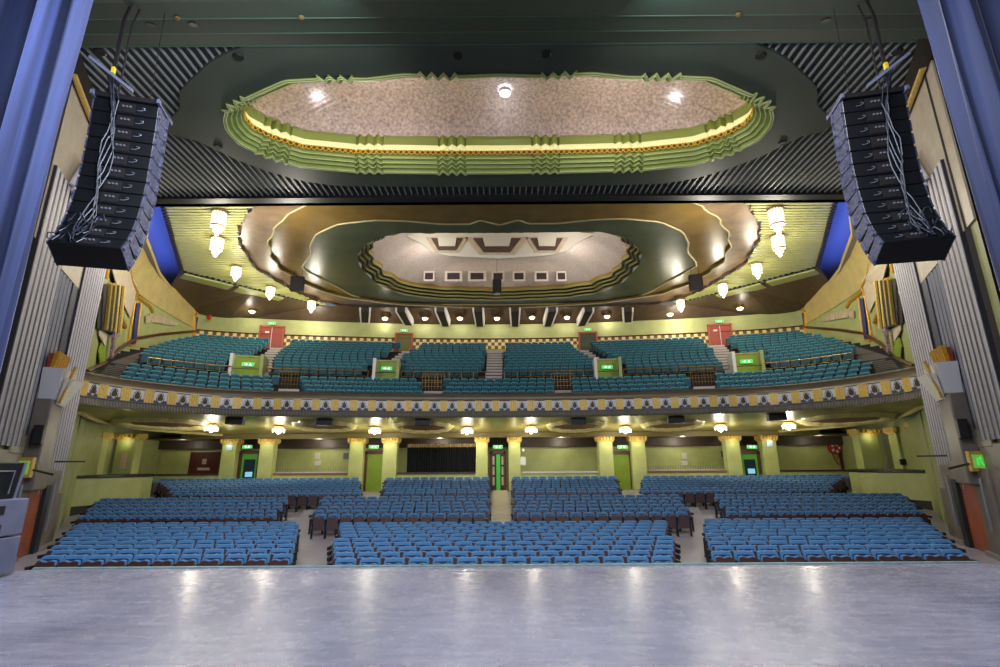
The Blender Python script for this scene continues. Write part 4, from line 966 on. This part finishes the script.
# black drape in the centre-left opening
a = MB(); xa, xb = on_y(407,460,33.1).x, on_y(477,460,33.1).x; n = 140
pts = [(lerp(xa,xb,i/n), 33.1+.09*math.sin(i*1.3)+.03*math.sin(i*.37)) for i in range(n+1)]
a.grid([[(x_,y_,z) for x_,y_ in pts] for z in (1.9, 3.98)]); root = tag(a.build('black_drape', BCLOTH, smooth=True), 'black gathered drape hanging in the centre left opening', 'curtain')
a = MB(); a.grid([[(x_,y_-.06,z) for x_,y_ in pts] for z in (3.9, 4.12)]); adopt(root, a.build('pelmet', mat('beige_pelmet', (190,165,120), .7), smooth=True))
# notice boards, small wall fittings
def panel(px, py, w, h, Y, name, m_, label, cat, group=None):
    P = on_y(px, py, Y); a = MB(); a.box(P.x-w/2,P.x+w/2,Y-.04,Y,P.z-h/2,P.z+h/2); o = bevel(a.build(name, m_), .008); return tag(o, label, cat, group)
for px, nm in ((317.5,'left'),(684,'right')):
    panel(px,456,.34,.42,YW-.02,'notice',WHITE,'upper white notice on the green wall, %s opening' % nm,'notice'); panel(px+.2,463,.42,.3,YW-.02,'notice',WHITE,'lower white notice on the green wall, %s opening' % nm,'notice')
panel(346,456,.34,.42,YW-.02,'louvre_vent',GREY,'small grey louvre vent on the gallery wall at left','vent'); panel(723.5,454,.34,.42,YW-.02,'louvre_vent',GREY,'small grey louvre vent on the gallery wall at right','vent')
panel(229.5,447,.4,.45,YCOL-.31,'blue_sign_lamp',mat('pale_blue_box',(170,195,225),.4),'pale blue box light fixed to the leftmost column','wall box'); panel(769.5,443,.4,.45,YCOL-.31,'blue_sign_lamp',mat('pale_blue_box',(170,195,225),.4),'pale blue box light fixed to the rightmost column','wall box')
panel(523,450,.16,.16,YCOL-.31,'alarm_box',WHITE,'tiny white alarm box on a centre column','wall box'); panel(523,461,.34,.5,YCOL-.31,'hand_dispenser',WHITE,'white dispenser on the column right of the centre door','dispenser')
# fire hose reel
P = on_y(834.5,448,YW-.2); root = thing('hose_reel', P, 'round red fire hose reel on the right gallery wall', 'hose reel')
a = MB(); M = Matrix.Rotation(PI/2,4,'X')
a.lathe([(0,.12),(.40,.12),(.42,.1),(.42,-.1),(.40,-.12),(0,-.12)],0,0,24,M); a.build('reel_disc', RED, root)
a = MB()
for k in range(5):
    q = 2*PI*k/5; a.lathe([(0,.14),(.09,.14),(.09,.12)],0,0,10,Matrix.Translation((.24*math.cos(q),0,.24*math.sin(q))) @ M)
a.build('reel_hole', WHITE, root); a = MB(); a.tube([(-.3,-.1,-.2),(-.2,-.1,-.7),(.0,-.1,-1.1),(.05,-.1,-.6),(.1,-.1,-.4)],.035,6); a.build('hose', mat('red_hose', (120,40,30), .5), root)
# counter ledges with bottles/leaflets in the left and right openings
for i, (p0, p1, nm) in enumerate(((271,350,'left'),(646,728,'right'))):
    A, B_ = on_y(p0,468,33.4).x, on_y(p1,468,33.4).x; a = MB(); a.box(A,B_,33.2,33.7,2.2,2.42); root = tag(a.build('ledge_counter', mat('pale_counter', (215,205,195), .4)), 'pale counter ledge with a glossy top in the %s opening' % nm, 'counter')
    a = MB()
    for k in range(34): a.tube([(lerp(A,B_,k/33),33.4,2.4),(lerp(A,B_,k/33),33.4,2.68)],.02,5)
    o = a.build('thin_upright', METAL); o['kind'] = 'stuff'; adopt(root, o)
# side boxes (curved green walls with black rail), columns on them
for s in (-1,1):
    N = SIDE[s]; path = [Vector((20.7,30.6)),Vector((19.55,29.2)),Vector((19.6,28.4)),Vector((19.9,27.3)),Vector((20.3,26.2)),Vector((20.5,25.1))]
    out = [Vector((23.3,30.6)),Vector((22.4,27.2))]
    root = thing('side_box', (s*20.5,29,floor_z(28.8)), 'curved green box wall with black top rail at the %s side' % N, 'box', 'side boxes')
    a = MB(); pl = [(s*p.x,p.y) for p in path]+[(s*21.5,25.1),(s*22.0,30.6)]; a.prism(pl, .6, 2.28); x1 = bevel(a.build('box_wall', GREEN), .03)
    pl2 = [(s*(p.x-.08),p.y-.08) for p in path]+[(s*21.5,25.0),(s*22.0,30.6)]; a = MB(); a.prism(pl2, 2.28, 2.42); x2 = bevel(a.build('top_rail', mat('black_gloss_rail', (28,26,26), .25)), .02)
    pl2 = [(s*(p.x-.03),p.y-.05) for p in path]+[(s*21.5,25.0),(s*22.0,30.6)]; a = MB(); a.prism(pl2, .3, .98); x3 = a.build('black_skirting', BLACK)
    adopt(root, x1, x2, x3)
    for j, (px, hw) in enumerate(((128,.56),(91,.6),(73,.35)) if s < 0 else ((868,.56),(907,.6),(925,.35))):
        Yb = (29.6,28.2,26.0)[j]; P = on_y(px, 455, Yb); column(P.x, Yb, 2.42 if j < 2 else .8, (4.62,4.62,4.75)[j], hw, 'square green column rising from the %s side box, %s from the aisle' % (N, od(j)))
    a = MB(); P = on_y(86 if s < 0 else 907, 462, 27.7); a.box(P.x-.35,P.x+.35,27.68,27.76,P.z-.15,P.z+.15); tag(a.build('box_sign', IRON), 'small dark plaque on the column of the %s side box' % N, 'sign', 'dark plaques')
panel(123.5,461,.3,.85,29.2,'pink_statue_panel',mat('pink_notice',(225,180,150),.5),'tall pink notice on the column of the left side box','notice')
a = MB(); P = on_y(916,462,28); a.box(P.x-.25,P.x+.25,28,28.1,2.42,4.0); tag(a.build('red_door_leaf', mat('red_leaf', (165,62,50), .5)), 'narrow red door leaf behind the right side box', 'door')
exit_sign(on_y(82,443,26.5), .55, 'green exit sign by the left side box', .3, .2)
# ------------------------------------------------------------------ line arrays
def line_array(s):
    N = SIDE[s]; X = 8.40*s; Y = 9.6; yaw = s*(-.26)
    if s > 0: X = 8.47; yaw = -.20
    root = thing('line_array', (X, Y, 10.80), 'tall curved hang of black speaker cabinets at the %s' % N, 'loudspeaker array', 'curved speaker hangs', yaw)
    n = 12; z = 0; y = 0; ang = 0; hbox = .318; hw = .63; dep = .55
    pos = []
    cum = [-5,-4.5,-4,-3,-2,0,2.5,6,11,17,25,34]
    for i in range(n):
        ang = math.radians(cum[i])
        # cabinet tilts forward-down: its back face (towards the stage, -Y) swings towards the stage as we go down
        up = Vector((0, -math.sin(ang), -math.cos(ang)))     # direction down the stack
        c0 = Vector((0,y,z)); c1 = c0+up*hbox
        back = Vector((0,math.cos(ang),-math.sin(ang)))       # direction from back to front
        M = Matrix(((1,0,0,0),(0,back.y,-up.y,(c0.y+c1.y)/2),(0,back.z,-up.z,(c0.z+c1.z)/2),(0,0,0,1)))
        cab = MB()
        h2 = hbox/2-.008; h3 = h2-.05
        # back is plain, front is a little taller
        vs = [(-hw,0,-h2),(hw,0,-h2),(hw,0,h2),(-hw,0,h2),(-hw*1.0,dep,-h2-.02),(hw*1.0,dep,-h2-.02),(hw*1.0,dep,h2+.02),(-hw*1.0,dep,h2+.02)]
        cab.add([M @ Vector(v) for v in vs], [(0,1,2,3),(4,5,6,7),(0,1,5,4),(1,2,6,5),(2,3,7,6),(3,0,4,7)])
        o = bevel(cab.build('speaker_cabinet', BLACKG, root), .012, 1)
        for sg in (-1,1):
            d = MB(); d.box(sg*(hw+.001)-.012, sg*(hw+.001)+.012, .03, dep+.03, -h2, h2, M); d.box(sg*(hw+.02)-.02, sg*(hw+.02)+.02,.02,.09,-h2*.8,h2*.8,M); d.box(sg*(hw+.02)-.02, sg*(hw+.02)+.02,dep-.09,dep-.02,-h2*.8,h2*.8,M); d.build('rigging_side', CRINK, o)
        d = MB(); sx = -s
        d.box(sx*.02-.16, sx*.02+.16, -.012, .0, -.11, .11, M); d.build('connector_plate', IRON, o)
        d = MB(); q = [M @ Vector((sx*.3-s*.0+.07*math.cos(a_)*1.2, -.02, .035*math.sin(a_)+.02*math.cos(a_))) for a_ in (-2.6,-1.6,-.6,.4,1.3)]; d.tube(q, .009, 5); d.build('cable_handle', METAL, o); d = MB()
        for kx in (-.05,.02,.09): d.lathe([(0,-.03),(.022,-.03),(.022,0)],0,0,8,M @ Matrix.Translation((sx*.0+kx,-.012,.03)) @ Matrix.Rotation(-PI/2,4,'X') @ Matrix.Translation((0,0,.01)))
        d.build('connector', METAL, o)
        y, z = c1.y, c1.z; pos.append(M.copy())
    # underside of the lowest cabinet sits open; flying frame on top
    f = MB(); f.box(-hw-.05,hw+.05,-.05,.62,.02,.14); bevel(f.build('flying_frame', IRON, root), .02)
    for sg in (-1,1):
        f = MB(); f.box(sg*(hw+.02)-.03, sg*(hw+.02)+.03,-.12,.7,.0,.1); f.build('frame_side_bar', GREY, root)
    f = MB(); f.slab([(-s*.1,-.1,.2),(-s*-.75,-.3,.75),(-s*-.75,-.3,.83),(-s*.1,-.1,.28)], Vector((0,.06,0))); f.build('spreader_bar', GREY, root)
    f = MB()
    for dx, dy in ((.35*s,0),(.45*s,.1),(.3*s,.2)): f.tube([(dx,dy,.1),(dx+s*.0,dy-.05,2.2),(dx-.1*s,dy,3.0)], .022, 6)
    f.tube([(-s*.35,.2,.1),(-s*.28,.2,3.0)], .008, 5); f.build('hoist_chain', IRON, root)
    f = MB(); f.box(s*.36-.03,s*.36+.03,-.1,-.02,.62,.78); f.build('yellow_tag', mat('yellow_tag', (220,190,40), .5), root)
    f = MB(); rnd = random.Random(3+s)
    for c in range(5):
        x0 = s*(.32+.04*c); pts = [Vector((x0,-.06,.6))]
        for i, M in enumerate(pos):
            pts.append(M @ Vector((s*(.12+.035*c+.08*math.sin(i*1.1+c))+0, -.05-.05*rnd.random(), rnd.uniform(-.1,.1))))
        f.tube(pts, .014, 5)
    for c in range(9):
        M = pos[9+c%3]; pts = [M @ Vector((s*(.0+.07*c)+.1*math.cos(q), -.06-.04*math.sin(q*2+c), .12*math.sin(q*1.5+c))) for q in (0,.8,1.6,2.4,3.2,4.0)]; f.tube(pts, .014, 5)
    f.build('cable_bundle', mat('grey_black_cable', (38,40,52), .4), root)
line_array(-1); line_array(1)
# ------------------------------------------------------------------ curtains
def curtain(s, x0, x1, Y, m_, lab):
    a = MB(); n = 420; rnd = random.Random(11+s); ph = [rnd.uniform(0,6) for _ in range(4)]
    def fold(u, z):
        return .16*abs(math.sin(u*39+ph[3]))**.5*math.copysign(1, math.sin(u*39+ph[3]))+.27*math.sin(u*78+ph[0]+.3*math.sin(z*.4)+1.2*math.sin(u*17))+.06*math.sin(u*171+ph[1]+z*.06)+.10*math.sin(u*29+ph[2])
    rws = []
    for z in [1.22+12.2*k/14 for k in range(15)]:
        rws.append([(s*(x0+(x1-x0)*i/n)+.05*math.sin(i*.4), Y+fold(i/n, z), z) for i in range(n+1)])
    a.grid(rws); return tag(a.build('stage_curtain', m_, smooth=True), lab, 'curtain', 'blue stage curtains')
curtain(-1, 7.22, 11.0, 7.0, VELV, 'bright blue velvet stage curtain hanging at the left edge')
curtain(1, 7.50, 11.0, 7.0, VELVR, 'darker blue velvet stage curtain hanging at the right edge')
# ------------------------------------------------------------------ racks at the left wing
root = thing('amp_rack', (-7.80,8.05,1.2), 'tall grey equipment case with slotted handles at stage left', 'equipment case')
a = MB()
for k in range(2): a.box(-.6,.26,-.35,.35,.03+.56*k,.57+.56*k)
bevel(a.build('case_body', GREY, root), .02)
for k in range(4):
    
    for yy in (-.22,-.08):
        h = MB(); h.box(.25,.268,yy-.05,yy+.04,.10+.27*k,.23+.27*k); h.build('slot_handle', BLACK, root)
for x_ in (-.5,.18):
    h = MB(); h.lathe([(0,-.02),(.05,-.02),(.05,.02),(0,.02)],0,0,12,Matrix.Translation((x_,-.2,.03)) @ Matrix.Rotation(PI/2,4,'Y')); h.build('caster', BLACK, root)
root = thing('stage_monitor', (-7.88,8.05,2.33), 'black speaker cabinet standing on the grey equipment case', 'speaker')
a = MB(); a.slab([(-.6,-.32,0),(.16,-.32,0),(.22,-.32,.55),(-.6,-.32,.55)], Vector((0,.6,0))); bevel(a.build('cabinet', BLACKG, root), .02)
a = MB(); a.tube([(.205,.1,.08),(.235,.1,.42),(.235,-.2,.42)], .012, 5); a.build('edge_line', METAL, root)
a = MB(); a.slab([(.14,.24,0),(.17,.24,0),(.24,.24,.55),(.21,.24,.55)], Vector((0,.04,0))); a.build('side_rail', METAL, root)
# wing flat hiding nothing: side masking
# ------------------------------------------------------------------ lights
# red alarm bell
P = on_y(209,317,36.6); a = MB(); a.lathe([(0,-.12),(.16,-.1),(.2,0),(.2,.05),(0,.05)],0,0,16,Matrix.Translation(P) @ Matrix.Rotation(-PI/2,4,'X')); tag(a.build('alarm_bell', RED, smooth=True), 'round red alarm bell at the left end of the balcony rear wall', 'alarm bell')
def area(name, loc, rot, size, power, col, sy=None):
    l = bpy.data.lights.new(name, 'AREA'); l.energy = power; l.color = col; l.size = size
    if sy: l.shape = 'RECTANGLE'; l.size_y = sy
    o = bpy.data.objects.new(name, l); C.objects.link(o); o.location = loc; o.rotation_euler = rot; return o
area('stage_work_light', (0, 4.0, 11.0), (math.radians(30),0,0), 12, 900, (.78,.86,1.0), 2)
area('stage_work_light', (0,-5.0, 8.0), (math.radians(80),0,0), 14, 240, (.85,.9,1.0), 5)
for s in (-1,1):
    area('curtain_fold_fill', (s*3.6,5.9,9.6), (math.radians(80),0,s*math.radians(-72)), .8, 380 if s < 0 else 120, (.66,.76,1.0))  # unseen grazing lights added so the curtain folds shade strongly
for gx in (-21,-12,-4,4,12,21): point('gallery_fill', (gx,33.7,4.2), 38 if abs(gx) < 20 else 14, (1,.93,.76), .15)  # hidden fill points without fittings, added to brighten the gallery wall
for s in (-1,1): area('side_fill', (s*3.5,8.2,12.6), (math.radians(66),0,s*math.radians(-58)), 1.2, 420, (.95,.95,1.0))  # unseen area lights added to brighten the fluted side walls
for s in (-1,1): point('dome_fill', (s*5,29.3,16.9), 90, (1,.92,.84), .4); point('dome_fill', (s*5.0,33.8,16.9), 110, (1,.93,.86), .8); point('dome_fill', (s*4.5,15.2,Z1+.7), 75, (1,.92,.84), .5)  # unseen fill points added to brighten both dome interiors
for s in (-1,1): point('house_light', (s*11,24,13.2), 450, (1,.92,.8), .5)
w = bpy.data.worlds.new('World'); bpy.context.scene.world = w; w.use_nodes = True
w.node_tree.nodes['Background'].inputs[0].default_value = (.62,.7,.85,1); w.node_tree.nodes['Background'].inputs[1].default_value = .18
vs = bpy.context.scene.view_settings; vs.view_transform = 'Standard'; vs.look = 'None'; vs.gamma = 1; vs.use_curve_mapping = False; vs.exposure = 0.55
